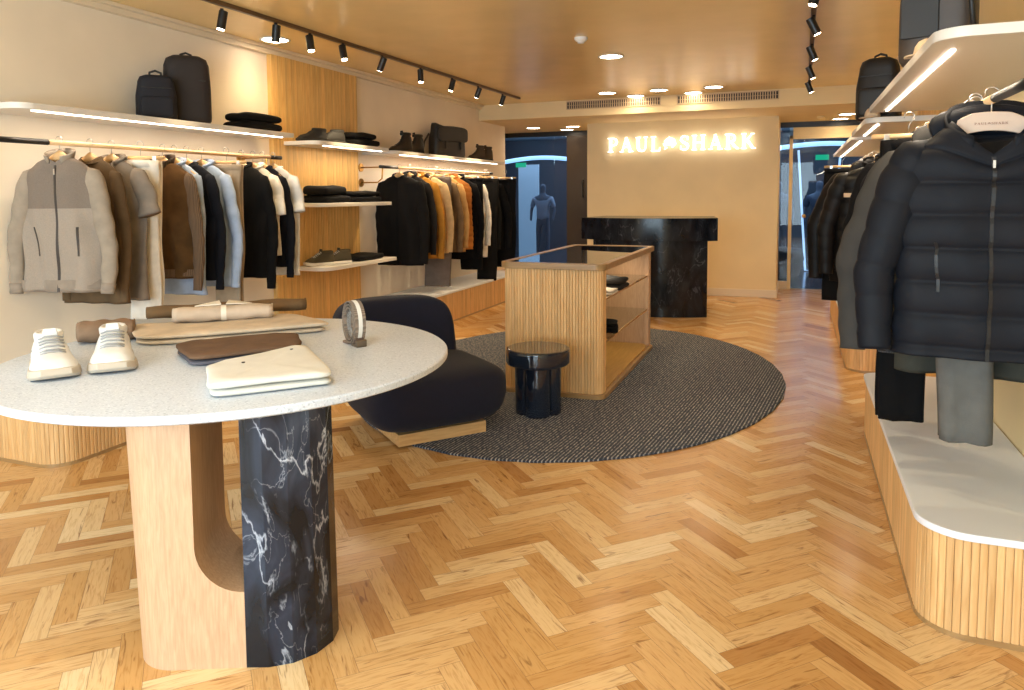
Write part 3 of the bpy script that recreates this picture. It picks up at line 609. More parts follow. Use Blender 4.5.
put('t',9.50,z=Z2,yaw=14,hlab='clip hanger with the last black trousers',hk=dict(clips=True),label='black trousers showing below the last jacket by the dark glass',mat=c['black'],hw=.15,length=1.22,group=G2,x=-3.78,taper=.9)
# ---- near right rail
ZR=1.833; XRR=.62
zipn=plain('navy_zip',(16,17,22),.5)
pr,psurf,pz0=put('puffer_jacket',2.95,x=.615,z=ZR,yaw=-2,hlab='pale felt covered hanger in the navy puffer jacket',hk=dict(mat=M['felt'],felt=True,wide=.105,th=.011),label='large navy puffer jacket facing the room above the pale platform',cat='jacket',mat=c['puffn'],length=.82,hw=.275,hd=.085,splay=.095,sr=.082,sl=.70,collar='hood',puff=.24,ws=1,dip=.12,zipm=zipn,pockets=.42,pmat=zipn,cuff=c['puffn'],group=G3,neck=.115,dens=1.5,hood=c['puffn'],fold=.006)
put('t',3.12,x=.60,z=ZR,yaw=-4,hlab='clip hanger holding the grey corduroy trousers',hk=dict(clips=True),label='grey corduroy trousers hanging below the navy puffer jacket',mat=c['greyc'],hw=.10,length=1.16,group=G3,hd=.028,taper=.86)
put('jacket',3.22,x=XRR,z=ZR,yaw=-6,hlab='wooden hanger inside the dark olive jacket',ws=1,label='dark olive jacket mostly hidden behind the navy puffer jacket',cat='jacket',mat=c['olive2'],length=.95,hw=.24,hd=.04,splay=.02,sr=.05,sl=0.67,collar='stand',group=G3)
put('sweater',3.32,x=XRR,z=ZR,yaw=-8,hlab='wooden hanger inside the charcoal ribbed sweater',ws=1,label='charcoal sweater whose ribbed cuff shows beside the black trousers',cat='sweater',mat=c['char'],length=0.83,hw=.24,hd=.04,splay=.05,sr=.05,sl=0.79,cuff=c['knitg'],collar='crew',group=G3)
put('t',3.70,x=.46,z=ZR,yaw=6,hlab='clip hanger holding the wide black trousers',hk=dict(clips=True),label='black trousers reaching down beside the grey ones to the platform edge',mat=c['black'],hw=.11,length=1.26,group=G3,hd=.03,taper=.85)
put('parka',3.46,x=XRR,z=ZR,yaw=-14,hlab='wooden hanger inside the charcoal grey parka',ws=1,label='charcoal grey parka directly behind the navy puffer jacket',cat='coat',mat=c['grey'],length=0.93,hw=.28,hd=.075,splay=.13,sr=.085,sl=0.83,collar='hood',group=G3,neck=.08,hood=c['grey'])
put('coat',3.98,x=XRR,z=ZR,yaw=-8,hlab='wooden hanger inside the black hooded coat',ws=1,label='black hooded coat following the charcoal grey parka',cat='coat',mat=c['navy'],length=0.93,hw=.27,hd=.06,splay=.09,sr=.07,sl=0.81,collar='hood',hood=c['navy'],group=G3)
put('jacket',4.26,x=XRR,z=ZR,yaw=-8,hlab='wooden hanger inside the slate flannel jacket',ws=1,label='slate flannel jacket between black coats on the near rail',cat='jacket',mat=c['steelb'],length=0.87,hw=.25,hd=.05,splay=.05,sr=.06,sl=0.79,collar='stand',group=G3)
put('coat',4.56,x=XRR,z=ZR,yaw=-8,hlab='wooden hanger inside the last black coat of the near rail',ws=1,label='black wool coat, last on the rail before the fluted panel gap',cat='coat',mat=c['black'],length=0.95,hw=.27,hd=.07,splay=.08,sr=.07,sl=0.83,collar='lapel',group=G3)
# ---- far right rail
put('puffer_jacket',6.85,x=.60,z=Z2,yaw=-10,hlab='wooden hanger inside the black puffer with pale badge',ws=1,label='black puffer jacket with a small pale badge on its sleeve',cat='jacket',mat=c['puffb'],length=0.91,hw=.28,hd=.08,splay=.10,sr=.085,sl=0.83,collar='hood',puff=.25,hood=c['puffb'],group=G4)
put('coat',7.15,x=.60,z=Z2,yaw=-12,hlab='wooden hanger inside the long black padded coat',ws=1,label='long black padded coat behind the puffer with pale badge',cat='coat',mat=c['puffb'],length=1.03,hw=.30,hd=.08,splay=.16,sr=.09,sl=0.91,collar='hood',puff=.15,group=G4)
put('t',7.3,x=.38,z=Z2,yaw=-10,hlab='clip hanger with black trousers on the far rail',hk=dict(clips=True),label='black trousers hanging below the long black padded coat',mat=c['black2'],hw=.15,length=1.20,group=G4,hd=.03,taper=.9)
put('jacket',7.5,x=.60,z=Z2,yaw=-12,hlab='wooden hanger inside the dusty brown jacket',ws=1,label='dusty brown jacket behind the long black padded coat',cat='jacket',mat=c['cordb'],length=0.87,hw=.28,hd=.05,splay=.14,sr=.06,sl=0.55,collar='stand',group=G4)
put('jacket',7.75,x=.60,z=Z2,yaw=-12,hlab='wooden hanger inside the navy jacket on the far rail',ws=1,label='navy jacket with full sleeves near the glass door',cat='jacket',mat=c['navy'],length=0.83,hw=.29,hd=.06,splay=.18,sr=.07,sl=0.67,collar='stand',group=G4)
put('coat',8.1,x=.60,z=Z2,yaw=-10,hlab='wooden hanger inside the farthest black coat',ws=1,label='farthest black coat beside the glass door',cat='coat',mat=c['black'],length=0.93,hw=.28,hd=.07,splay=.12,sr=.07,sl=0.75,collar='lapel',group=G4)
# hanger lettering, neck label and sleeve badge of the big puffer are built with the sign letters below
# ================================================================ SIGN LETTERS
def arc(cx,cy,rx,ry,a0,a1,n=14): return [(cx+rx*math.cos(D(a0+(a1-a0)*i/n)),cy+ry*math.sin(D(a0+(a1-a0)*i/n))) for i in range(n+1)]
def stroke(pts,w):
    """flat outline pieces of a stroke, w may be a list"""
    ws=w if isinstance(w,list) else [w]*len(pts); L_=[];R_=[]
    for i,p in enumerate(pts):
        a=Vector(pts[max(i-1,0)]);b=Vector(pts[min(i+1,len(pts)-1)]); t=(b-a).normalized(); n=Vector((-t.y,t.x))*ws[i]/2
        L_.append((p[0]+n.x,p[1]+n.y)); R_.append((p[0]-n.x,p[1]-n.y))
    return [[L_[i],L_[i+1],R_[i+1],R_[i]] for i in range(len(pts)-1)]
TK,TN,SF=.15,.07,.055
def rect(a,b,c_,d_): return [[(a,c_),(b,c_),(b,d_),(a,d_)]]
def serif(x,w,y): return rect(x-w/2,x+w/2,y,y+SF)
GL={}
GL['P']=(.66,rect(.10,.10+TK,0,1)+serif(.175,.34,0)+serif(.14,.27,1-SF)+stroke([(.2,.965)]+arc(.36,.72,.22,.245,90,-90)+[(.2,.475)],[.07]*4+[.10]*9+[.07]*4))
GL['A']=(.86,stroke([(.14,0),(.42,1)],.065)+stroke([(.40,1),(.70,0)],.15)+rect(.22,.60,.30,.355)+serif(.13,.25,0)+serif(.71,.30,0))
GL['U']=(.84,rect(.12,.12+TK,.28,1)+rect(.64,.70,.28,1)+stroke([(.195,.32)]+arc(.43,.30,.235,.27,180,360)+[(.67,.32)],[.15]*6+[.09]*5+[.065]*6)+serif(.195,.30,1-SF)+serif(.67,.24,1-SF))
GL['L']=(.66,rect(.12,.12+TK,0,1)+serif(.195,.30,1-SF)+rect(.05,.60,0,SF)+[[(.54,0),(.60,0),(.63,.26),(.58,.26)]])
GL['S']=(.60,stroke(arc(.31,.74,.20,.225,20,200)+[(.20,.58),(.40,.46)]+arc(.30,.26,.22,.225,50,-160),[.05]*5+[.09]*8+[.14]*8+[.09]*8+[.05]*5)+rect(.48,.525,.70,.96)+rect(.065,.11,.05,.32))
GL['H']=(.90,rect(.12,.12+TK,0,1)+rect(.63,.63+TK,0,1)+rect(.2,.7,.48,.54)+serif(.195,.30,0)+serif(.195,.30,1-SF)+serif(.705,.30,0)+serif(.705,.30,1-SF))
GL['R']=(.80,GL['P'][1]+stroke([(.36,.50),(.56,.20),(.74,.02)],[.13,.13,.10])+rect(.66,.82,0,SF))
GL['K']=(.84,rect(.10,.10+TK,0,1)+serif(.175,.30,0)+serif(.175,.30,1-SF)+stroke([(.24,.44),(.66,.97)],.065)+stroke([(.36,.60),(.70,.03)],.15)+serif(.67,.22,1-SF)+serif(.74,.24,0))
# leaping fish emblem between the two words : round curled body with fins and tail
emb=stroke(arc(.44,.50,.27,.27,215,-65,22),[.06]+[.10]*3+[.18]*4+[.24]*7+[.18]*4+[.10]*4)
emb+=[[(.36,.72),(.52,.72),(.40,.98)],[(.60,.40),(.86,.46),(.66,.58)],[(.12,.30),(.24,.40),(.02,.52)],[(.16,.26),(.30,.22),(.10,.08)],[(.36,.36),(.56,.44),(.44,.60),(.34,.52)]]
GL['*']=(.90,emb)
def glyph(mb,ch,x,z,h,d,f,sx=1):
    for k,poly in enumerate(GL[ch][1]):
        P=[(x+p[0]*h*sx,z+p[1]*h) for p in poly]
        area=sum(P[i][0]*P[(i+1)%len(P)][1]-P[(i+1)%len(P)][0]*P[i][1] for i in range(len(P)))
        if area<0: P=P[::-1]
        dd=d+.0002*(k%5); n=len(P); v=[f(a,0,b) for a,b in P]+[f(a,-dd,b) for a,b in P]
        mb.add(v,[tuple(range(n)),tuple(range(2*n-1,n-1,-1))]+[(i,n+i,n+(i+1)%n,(i+1)%n) for i in range(n)])
def word(txt,x0,z,h,d,f,x1=None,sx=1,gap=.06,make=None):
    adv=[(GL[ch][0] if ch!=' ' else .35)*sx*h+gap*h for ch in txt]; tot=sum(adv); k=1
    if x1 is not None: k=(x1-x0)/tot
    x=x0; res=[]
    for ch,a in zip(txt,adv):
        if ch!=' ': res.append((ch,x,h,sx*k))
        x+=a*k
    return res
sg=empty('wall_sign',(-1.62,11.05,2.23),0,label='white glowing serif lettering with a fish emblem on the back wall',cat='sign')
fs=lambda a,b,c_:(a+1.62,-.045+b,c_-2.23)
for ch,x,h,sx in word('PAUL*SHARK',-2.69,2.13,.215,.03,fs,x1=-.53,gap=.12):
    mb=MB(); glyph(mb,ch,x,2.13,h,.03,fs,sx); mb.build('emblem' if ch=='*' else 'letter',M['sign'],sg)
# small lettering on hanger, neck label
def smalltext(parent,name,cx,y,z,w,h,mat):
    mb=MB(); f=lambda a,b,c_:(a,y+b,c_)
    for ch,x,hh,sx in word('PAUL*SHARK',cx-w/2,z,h,.0004,f,x1=cx+w/2,gap=.12): glyph(mb,ch,x,z,hh,.0006,f,sx)
    return mb.build(name,mat,parent)
for o in list(bpy.data.objects):
    if o.get('label')=='pale felt covered hanger in the navy puffer jacket': smalltext(o,'lettering',0,-.0108,-.106,.10,.008,plain('brown_print',(150,104,84),.7))
lab=MB().box(-.045,.045,.036,.040,-.215,-.165).build('neck_label',plain('label_navy',(26,32,44),.7),pr,bevel=.002)
smalltext(lab,'lettering',0,.0355,-.193,.07,.006,plain('grey_print',(150,152,158),.7))
for o in list(bpy.data.objects):
    if o.get('label','')=='black puffer jacket with a small pale badge on its sleeve':
        MB().box(-.215,-.15,-.100,-.094,-.36,-.325).build('badge',plain('pale_badge',(196,170,140),.7),o,bevel=.003)
# ================================================================ ROUND TABLE
TC=(-2.13,2.345); TR=.867; TZ=.86
def round_table():
    r=empty('display_table',(TC[0],TC[1],0),0,label='large round pale terrazzo table on an oak and black marble base',cat='table')
    MB().lathe([(TR-.01,TZ-.03),(TR,TZ-.024),(TR,TZ-.005),(TR-.006,TZ)],128).build('tabletop',M['terr'],r)
    A=Vector((-1.84-TC[0],1.67-TC[1])); T=Vector((.9117,.4108)); Nn=Vector((-.4108,.9117)); dep=.29
    def W(t,n,z): p=A+T*t+Nn*n; return (p.x,p.y,z)
    # oak block with a U shaped opening : side profile in (t,z) lofted through the depth with rounded outer end
    top=TZ-.031; t0,t1=-.118,.255; uL,uz,ur=.105,.40,.15
    mb=MB()
    # front/back faces follow the U : outline left-bottom, right-bottom, up to notch
    def outline(shrink_t,tap):
        o=[]
        nb=10
        lx=lambda z: t0+shrink_t-.025*(z/top)*tap
        for k in range(nb+1): z=top*(1-k/nb); o.append((lx(z),z))
        o.append((t1,0)); 
        zb=uz-ur
        o.append((t1,zb))
        for k in range(1,13):
            a=-PI/2-k*(PI/2)/12; o.append((uL+ur+ur*math.cos(a),uz+ur*math.sin(a)))
        o.append((uL,top))
        return o
    rings=[]
    rad=.145
    for k in range(25):
        a=PI*k/24; n=dep/2-math.cos(a)*dep/2; sh=rad-rad*math.sin(a)
        ring=[W(t,n,z) for t,z in outline(sh,1)]; rings.append(ring)
    # evaluate caps as polygon fans
    mb.loft(rings,(1,1)); ob=mb.build('oak_leg',M['oak'],r)
    # faceted marble column
    f=[(.2555,.0),(.325,-.004),(.40,.014),(.465,.060),(.505,.125),(.512,.19),(.47,.255),(.40,.29),(.2555,.29)]
    mbm=MB(); n=len(f); v=[W(t,nn,0) for t,nn in f]+[W(.2555+(t-.2555)*.97,nn,top) for t,nn in f]
    mbm.add(v,[tuple(range(n-1,-1,-1)),tuple(range(n,2*n))]+[(i,(i+1)%n,n+(i+1)%n,n+i) for i in range(n)])
    mbm.build('marble_leg',M['marble'],r)
round_table()
# ---- sneakers etc
def shoe(name,x,y,z,ang,label,cat,upper,sole,length=.30,w=.115,boot=0,group=None,lace=None,dots=False,chunk=.035):
    r=empty(name,(x,y,z),ang,label=label,cat=cat,group=group)
    # local: toe at -y (y=-length/2)
    def width(t): return w/2*(interp([(0,.56),(.06,.86),(.22,1.0),(.5,.86),(.8,.80),(1,.62)],t))
    rings=[]; n=22
    for zz,g in((0,.97),(chunk*.3,1.03),(chunk*.8,1.0),(chunk,.97)):
        ring=[]
        for k in range(n): 
            pass
        P=[]
        for i in range(15): t=i/14; P.append((-width(t)*g,-length/2*g+length*g*t))
        for i in range(14,-1,-1): t=i/14; P.append((width(t)*g,-length/2*g+length*g*t))
        rings.append([(a,b,zz+ (.012*max(0,1-(b+length/2)/.06) if zz>0 or 1 else 0)) for a,b in P])
    MB().loft(rings).build('sole',sole,r,smooth=False,bevel=.003)
    # upper
    rings=[]; m=24
    for i in range(m+1):
        t=i/m; b=-length*.485+length*.97*t; hw_=width(t)*.93
        h=interp([(0,.018),(.12,.045),(.30,.058),(.45,.085),(.55,.10+boot*.25),(.62,.105+boot),(.9,.11+boot),(1,.075+boot*.9)],t)
        tw=interp([(0,.72),(.3,.78),(.5,.72),(.7,.76),(1,.72)],t)
        ring=[]
        for k in range(16):
            a=PI*k/15; cx=math.cos(a); sz=math.sin(a)
            ww=hw_*(1-(1-tw)*sz**1.5)
            ring.append((ww*math.copysign(abs(cx)**.55,cx),b,chunk*.8+h*sz**.8))
        rings.append(ring)
    up=MB().loft(rings).build('upper',upper,r,smooth=True)
    # opening collar
    zc=chunk*.8+.108+boot; MB().loft([[(.27*w*math.cos(q)*s,length*.25+.066*math.sin(q)*s,zc+dz-.006) for q in[2*PI*k/18 for k in range(18)]] for s,dz in((1.08,-.02),(1.12,.0),(.95,.010),(.8,.0),(.75,-.02))],(0,1)).build('ankle_collar',upper,r,smooth=True)
    if lace:
        for i in range(6):
            t=.27+i*.052; b=-length*.485+length*.97*t; h=chunk*.8+interp([(0,.018),(.12,.045),(.30,.058),(.45,.085),(.55,.10+boot*.25),(.62,.105+boot)],t)
            MB().tube([(-.24*w,b+.004,h-.004),(-.11*w,b,h+.005),(.11*w,b-.003,h+.005),(.24*w,b+.004,h-.004)],.0032,6).build('lace',lace,r,smooth=True)
        MB().loft([[(xx*s,length*.05+dy,zz) for xx,dy in((-.024,0),(.024,0),(.024,.012),(-.024,.012))] for s,zz,dy0 in((1,zc-.03,0),(1,zc+.0,0),(.85,zc+.022,0))]).build('tongue',upper,r,bevel=.003)
        MB().loft([[(s*wd,yy,zz) for s,zz in((-1,chunk*.85),(-1,chunk*.85+.003),(1,chunk*.85+.003),(1,chunk*.85))] for yy,wd in((-length*.36,.050),(-length*.30,.0555))]).build('toe_seam',lace,r)
    if dots:
        for sd in(-1,1): MB().box(sd*w*.345-.002,sd*w*.345+.002,length*.10,length*.14,chunk*.8+.035,chunk*.8+.05).build('side_tag',M['black'],r)
    return r
offw=plain('off_white_leather',(218,215,210),.55,var=.03,bump=.1,bscale=90); offs=plain('cream_rubber',(186,172,154),.7); greyl=plain('grey_lace',(158,156,154),.8)
va=math.atan2(.62,-.78)   # heel direction
shoe('sneaker',-2.55,1.87,TZ,va-PI/2+.10,'off-white leather sneaker at the outer edge of the round table','shoe',offw,offs,.36,.165,lace=greyl,dots=True,group='off-white sneakers on the round table')
shoe('sneaker',-2.43,2.03,TZ,va-PI/2-.06,'off-white leather sneaker beside the folded beige clothes on the table','shoe',offw,offs,.36,.165,lace=greyl,dots=True,group='off-white sneakers on the round table')
def folded(name,x,y,z,ang,w,d,h,mat,label,cat='folded clothes',group=None,layers=2,over=0,taper=0,cm=None,par=None,seed=0):
    """folded cloth lying flat: soft layered slabs joined by rolled front fold"""
    r=empty(name,(x,y,z),ang,label=label,cat=cat,group=group); R2=random.Random(seed+int(abs(x*1000)))
    ht=h/layers
    for l in range(layers):
        ph=R2.random()*6; ox_=R2.uniform(-.006,.006); m_=26; n_=48; rings=[]
        for i in range(m_+1):
            p_=-PI/2+PI*i/m_; cz=math.copysign(abs(math.sin(p_))**.75,math.sin(p_)); k_=max(.001,abs(math.cos(p_))**.28); ring=[]
            for j_ in range(n_):
                q=2*PI*j_/n_; X=w/2*k_*(1-.025*l)*math.copysign(abs(math.cos(q))**.28,math.cos(q)); Y=d/2*k_*(1-.03*l)*math.copysign(abs(math.sin(q))**.32,math.sin(q))
                Y*=1-taper*X/(w/2); dz=.0
                if cz>0: dz=.004*math.sin(X*24+ph)*math.cos(Y*17+ph)*min(1,(1-abs(X)/(w/2+.01))*6)+.003*math.sin(Y*40+X*12+ph)
                ring.append((X+ox_+.003*math.sin(Y*30+ph),Y+.003*math.sin(X*26+ph),ht*l+ht/2+ht/2*cz*.98+(dz if l==layers-1 else 0)))
            rings.append(ring)
        MB().loft(rings).build('fold',mat if not cm or l%2==0 else cm,r,smooth=True)
    return r
def foldquad(name,corners,z,h,mats,label,layers=2,seed=1,ex=.13,group='folded clothes on the round table'):
    """folded garment with the outline of four corners (near-left, near-right, far-right, far-left)"""
    cx=sum(p[0] for p in corners)/4; cy=sum(p[1] for p in corners)/4; r=empty(name,(cx,cy,z),0,label=label,cat='folded clothes',group=group)
    Q=[(p[0]-cx,p[1]-cy) for p in corners]; R2=random.Random(seed); ht=h/layers
    for l in range(layers):
        ph=R2.random()*6; rings=[]; m_=24; n_=64; k0=1-.03*((l+seed)%2)
        for i in range(m_+1):
            p_=-PI/2+PI*i/m_; cz=math.copysign(abs(math.sin(p_))**.7,math.sin(p_)); k_=max(.001,abs(math.cos(p_))**.2)*k0; ring=[]
            for j_ in range(n_):
                q=2*PI*j_/n_; u=.5+.5*k_*math.copysign(abs(math.cos(q))**(ex*2.2),math.cos(q)); v=.5+.5*k_*math.copysign(abs(math.sin(q))**(ex*2.2),math.sin(q))
                u+=.008*math.sin(v*11+ph); v+=.012*math.sin(u*9+ph)
                X=(Q[0][0]*(1-u)+Q[1][0]*u)*(1-v)+(Q[3][0]*(1-u)+Q[2][0]*u)*v; Y=(Q[0][1]*(1-u)+Q[1][1]*u)*(1-v)+(Q[3][1]*(1-u)+Q[2][1]*u)*v
                dz=(.004*math.sin(u*9+ph)*math.cos(v*7+ph)+.0025*math.sin(u*21+v*13+ph))*k_ if cz>0 and l==layers-1 else 0
                ring.append((X,Y,ht*l+ht/2+ht/2*cz*.98+dz))
            rings.append(ring)
        MB().loft(rings).build('fold',mats[l%len(mats)],r,smooth=True)
    return r
jean=cloth('ecru_denim',(214,210,200),.9,.04); 
def ang2(p,q): return math.atan2(q[1]-p[1],q[0]-p[0])
j=foldquad('folded_jeans',[(-1.715,1.765),(-1.44,2.05),(-1.83,2.41),(-1.93,1.98)],TZ,.055,[jean],'folded ecru jeans nearest the table edge, small dark rivets',2,3,.07)
for i,(a,b) in enumerate([(-.08,-.02),(-.06,.22)]): MB().lathe([(0,.0),(.006,0),(.006,.003),(0,.003)],10,a,b).build('rivet',M['black'],j,loc=(0,0,.0555))
foldquad('folded_sweater',[(-2.10,2.08),(-1.85,2.42),(-2.06,2.66),(-2.40,2.28)],TZ,.046,[cloth('slate_merino',(92,90,98)),cloth('brown_merino',(104,80,62))],'folded brown sweater with slate underside behind the ecru jeans',2,5)
linen=cloth('oatmeal_linen',(204,186,164)); linen2=cloth('stone_linen',(196,180,160))
foldquad('folded_jacket',[(-2.60,2.29),(-2.02,2.88),(-2.38,3.06),(-2.90,2.50)],TZ,.050,[linen2,linen],'long folded oatmeal jacket spread under the rolled shirt on the table',2,7)
def rolled(x,y,z,ang,l,r0,mat,label,name='rolled_shirt',collar=None,band=None,spiral=True,flat=.8):
    r=empty(name,(x,y,z),ang,label=label,cat='rolled clothes',group='rolled clothes on the round table')
    rings=[]
    for i in range(21):
        t=-1+2*i/20; e=1-.12*abs(t)**6
        rings.append([(l/2*t,r0*math.cos(q)*e*1.15,r0*flat+r0*flat*math.sin(q)*e+.003*math.sin(t*9+q*2)) for q in[2*PI*k/24 for k in range(24)]])
    MB().loft(rings).build('roll',mat,r,smooth=True)
    for sd in(-1,1):
        P=[(sd*(l/2+.001),(r0*.9*(1-k/40))*math.cos(k*.45),r0*flat+(r0*.75*(1-k/40))*math.sin(k*.45)) for k in range(36)]
        MB().tube(P,.0035,5).build('roll_edge',mat,r,smooth=True)
    if collar:
        mb=MB()
        for sd in(-1,1):
            v=[(sd*.01,-r0*.2,r0*flat*2+.004),(sd*.13,.02,r0*flat*2.0-.004),(sd*.11,.075,r0*flat*2-.006),(sd*.02,.06,r0*flat*2.0+.012)]
            v2=[(a,b,c_+.006) for a,b,c_ in v]; mb.add(v+v2,[(3,2,1,0),(4,5,6,7),(0,1,5,4),(1,2,6,5),(2,3,7,6),(3,0,4,7)])
        mb.build('collar',collar,r,bevel=.002)
    if band:
        MB().loft([[(xx,r0*1.16*math.cos(q),r0*flat+r0*flat*1.03*math.sin(q)) for q in[2*PI*k/24 for k in range(24)]] for xx in(-.012,.012)],(0,0)).build('paper_band',band,r,smooth=True)
    return r
rolled(-2.55,2.745,TZ+.049,.72,.44,.045,cloth('pale_taupe_knit',(198,178,158)),'pale taupe rolled shirt with cream collar and paper band',collar=cloth('cream_collar',(228,218,202)),band=plain('paper_band',(236,226,210),.7))
rolled(-2.645,2.885,TZ+.049,.76,.74,.040,c['brown'],'brown rolled cardigan lying behind the pale taupe rolled shirt','rolled_cardigan')
rolled(-2.86,2.36,TZ,.8+.0,.22,.060,cloth('mocha_knit',(132,108,88)),'mocha knit rolled beside the off-white sneakers','rolled_knit')
# coiled belt standing on edge
def belt(x,y,z,ang):
    r=empty('coiled_belt',(x,y,z),ang,label='coiled grey braided belt standing on edge, pale stripe and buckle',cat='belt')
    web=knit('grey_braid',(138,122,108),500); rings=[]
    R0=.068; wd=.05; H=.098
    def coil(w0,w1,mat,nm,dr):
        rings=[]
        for k in range(60):
            a=-PI/2+.35+k*2*PI*2.6/59; rad_=1-.36*k/59
            cx,cz=R0*rad_*math.cos(a),H*rad_*math.sin(a)+H
            nx,nz=math.cos(a),math.sin(a)
            rings.append([(cx+nx*(.0025+dr),yy,cz+nz*(.0025+dr)) for yy in(w0,w1)]+[(cx-nx*(.0025),yy,cz-nz*.0025) for yy in(w1,w0)])
        return MB().loft(rings).build(nm,mat,r)
    coil(-wd/2,wd/2,web,'webbing',0); coil(-.009,.009,plain('stripe_white',(226,222,216),.8),'stripe',.0008)
    MB().box(.040,.056,-.019,.019,.0,.06).build('leather_tip',plain('brown_leather',(96,76,66),.5),r,bevel=.004)
    MB().box(.02,.075,-.024,.024,0,.012).box(.06,.075,-.024,.024,0,.03).build('buckle',plain('gunmetal',(140,130,120),.3,1),r,bevel=.003)
    MB().box(-.075,-.02,-.020,.020,0,.012).build('keeper',plain('taupe_leather',(116,96,84),.5),r,bevel=.003)
    r.scale=(.95,1.0,1.0)
    return r
belt(-1.765,2.66,TZ,D(-30))
# ================================================================ LOUNGE CHAIR
def cushion(name,parent,a,b,z0,z1,mat,e1=.45,e2=.5,shape=None,sx=None):
    rings=[]; n=64; m=30
    for i in range(m+1):
        ph=-PI/2+PI*i/m; cz=math.copysign(abs(math.sin(ph))**e2,math.sin(ph)); cr=abs(math.cos(ph))**e2
        z=(z0+z1)/2+(z1-z0)/2*cz; k=max(cr,.001); ring=[]
        for j in range(n):
            q=2*PI*j/n; x=a*k*math.copysign(abs(math.cos(q))**e1,math.cos(q)); y=b*k*math.copysign(abs(math.sin(q))**e1,math.sin(q))
            p=(x,y,z)
            if shape: p=shape(*p)
            ring.append(p)
        rings.append(ring)
    return MB().loft(rings).build(name,mat,parent,smooth=True)
def lounge():
    u=Vector((.64,.768)); ang=math.atan2(u.y,u.x)   # local +x = along the seat width, local -y = front
    cx,cy=-2.21,4.12
    r=empty('lounge_chair',(cx,cy,.012),ang,label='navy velvet slipper chair with rounded back on an oak plinth',cat='chair')
    MB().box(-.29,.29,-.30,.30,0,.072).build('plinth',M['oakh'],r,bevel=.003)
    def seat(x,y,z):
        t=(z-.072)/.36; s=1-.10*(1-smoothstep(0,.5,t)); return (x*s-.015,y*s,z)
    cushion('seat',r,.455,.43,.072,.435,M['velvet'],.36,.42,seat)
    def back(x,y,z):
        return (x*(1-.05*smoothstep(.45,.75,z))-.085,y+.40+.05*(z-.3)-.10*(x/.45)**2,z)
    cushion('backrest',r,.43,.12,.12,.80,M['velvet'],.4,.42,back)
lounge()
# ================================================================ SIDE TABLE
def stool():
    r=empty('side_table',(-1.62,4.65,.012),0,label='dark smoked glass side table with a lobed column and round top',cat='side table')
    m,nt,b=newmat('dark_blue_glass'); b.inputs['Base Color'].default_value=(.02,.03,.055,1); b.inputs['Roughness'].default_value=.04; b.inputs['Transmission Weight'].default_value=.55; b.inputs['IOR'].default_value=1.45; b.inputs['Coat Weight'].default_value=.5
    MB().loft([[((.105+.042*abs(math.cos(2*q))**.6)*s*math.cos(q+.3),(.105+.042*abs(math.cos(2*q))**.6)*s*math.sin(q+.3),z) for q in[2*PI*k/96 for k in range(96)]] for s,z in((1.02,0),(1.07,.01),(1.07,.31),(1.07,.335))]).build('column',m,r,smooth=False)
    MB().lathe([(.19,.336),(.212,.345),(.220,.36),(.220,.43),(.213,.447),(.200,.452)],72).build('top',m,r,smooth=False,bevel=.002)
stool()
# ================================================================ RUG
def rug():
    n=160; a,b=1.66,2.17; rings=[]
    for s,z in((.998,0),(1,.004),(1,.010),(.994,.013)):
        rings.append([((a*s)*math.cos(q)*(1+.002*math.sin(37*q)),(b*s)*math.sin(q)*(1+.002*math.sin(41*q)),z) for q in[2*PI*k/n for k in range(n)]])
    o=MB().loft(rings).build('round_rug',M['rug'],loc=(-1.71,5.89,0)); tag(o,'large round charcoal and grey woven rug beneath the oak vitrine','rug')
rug()
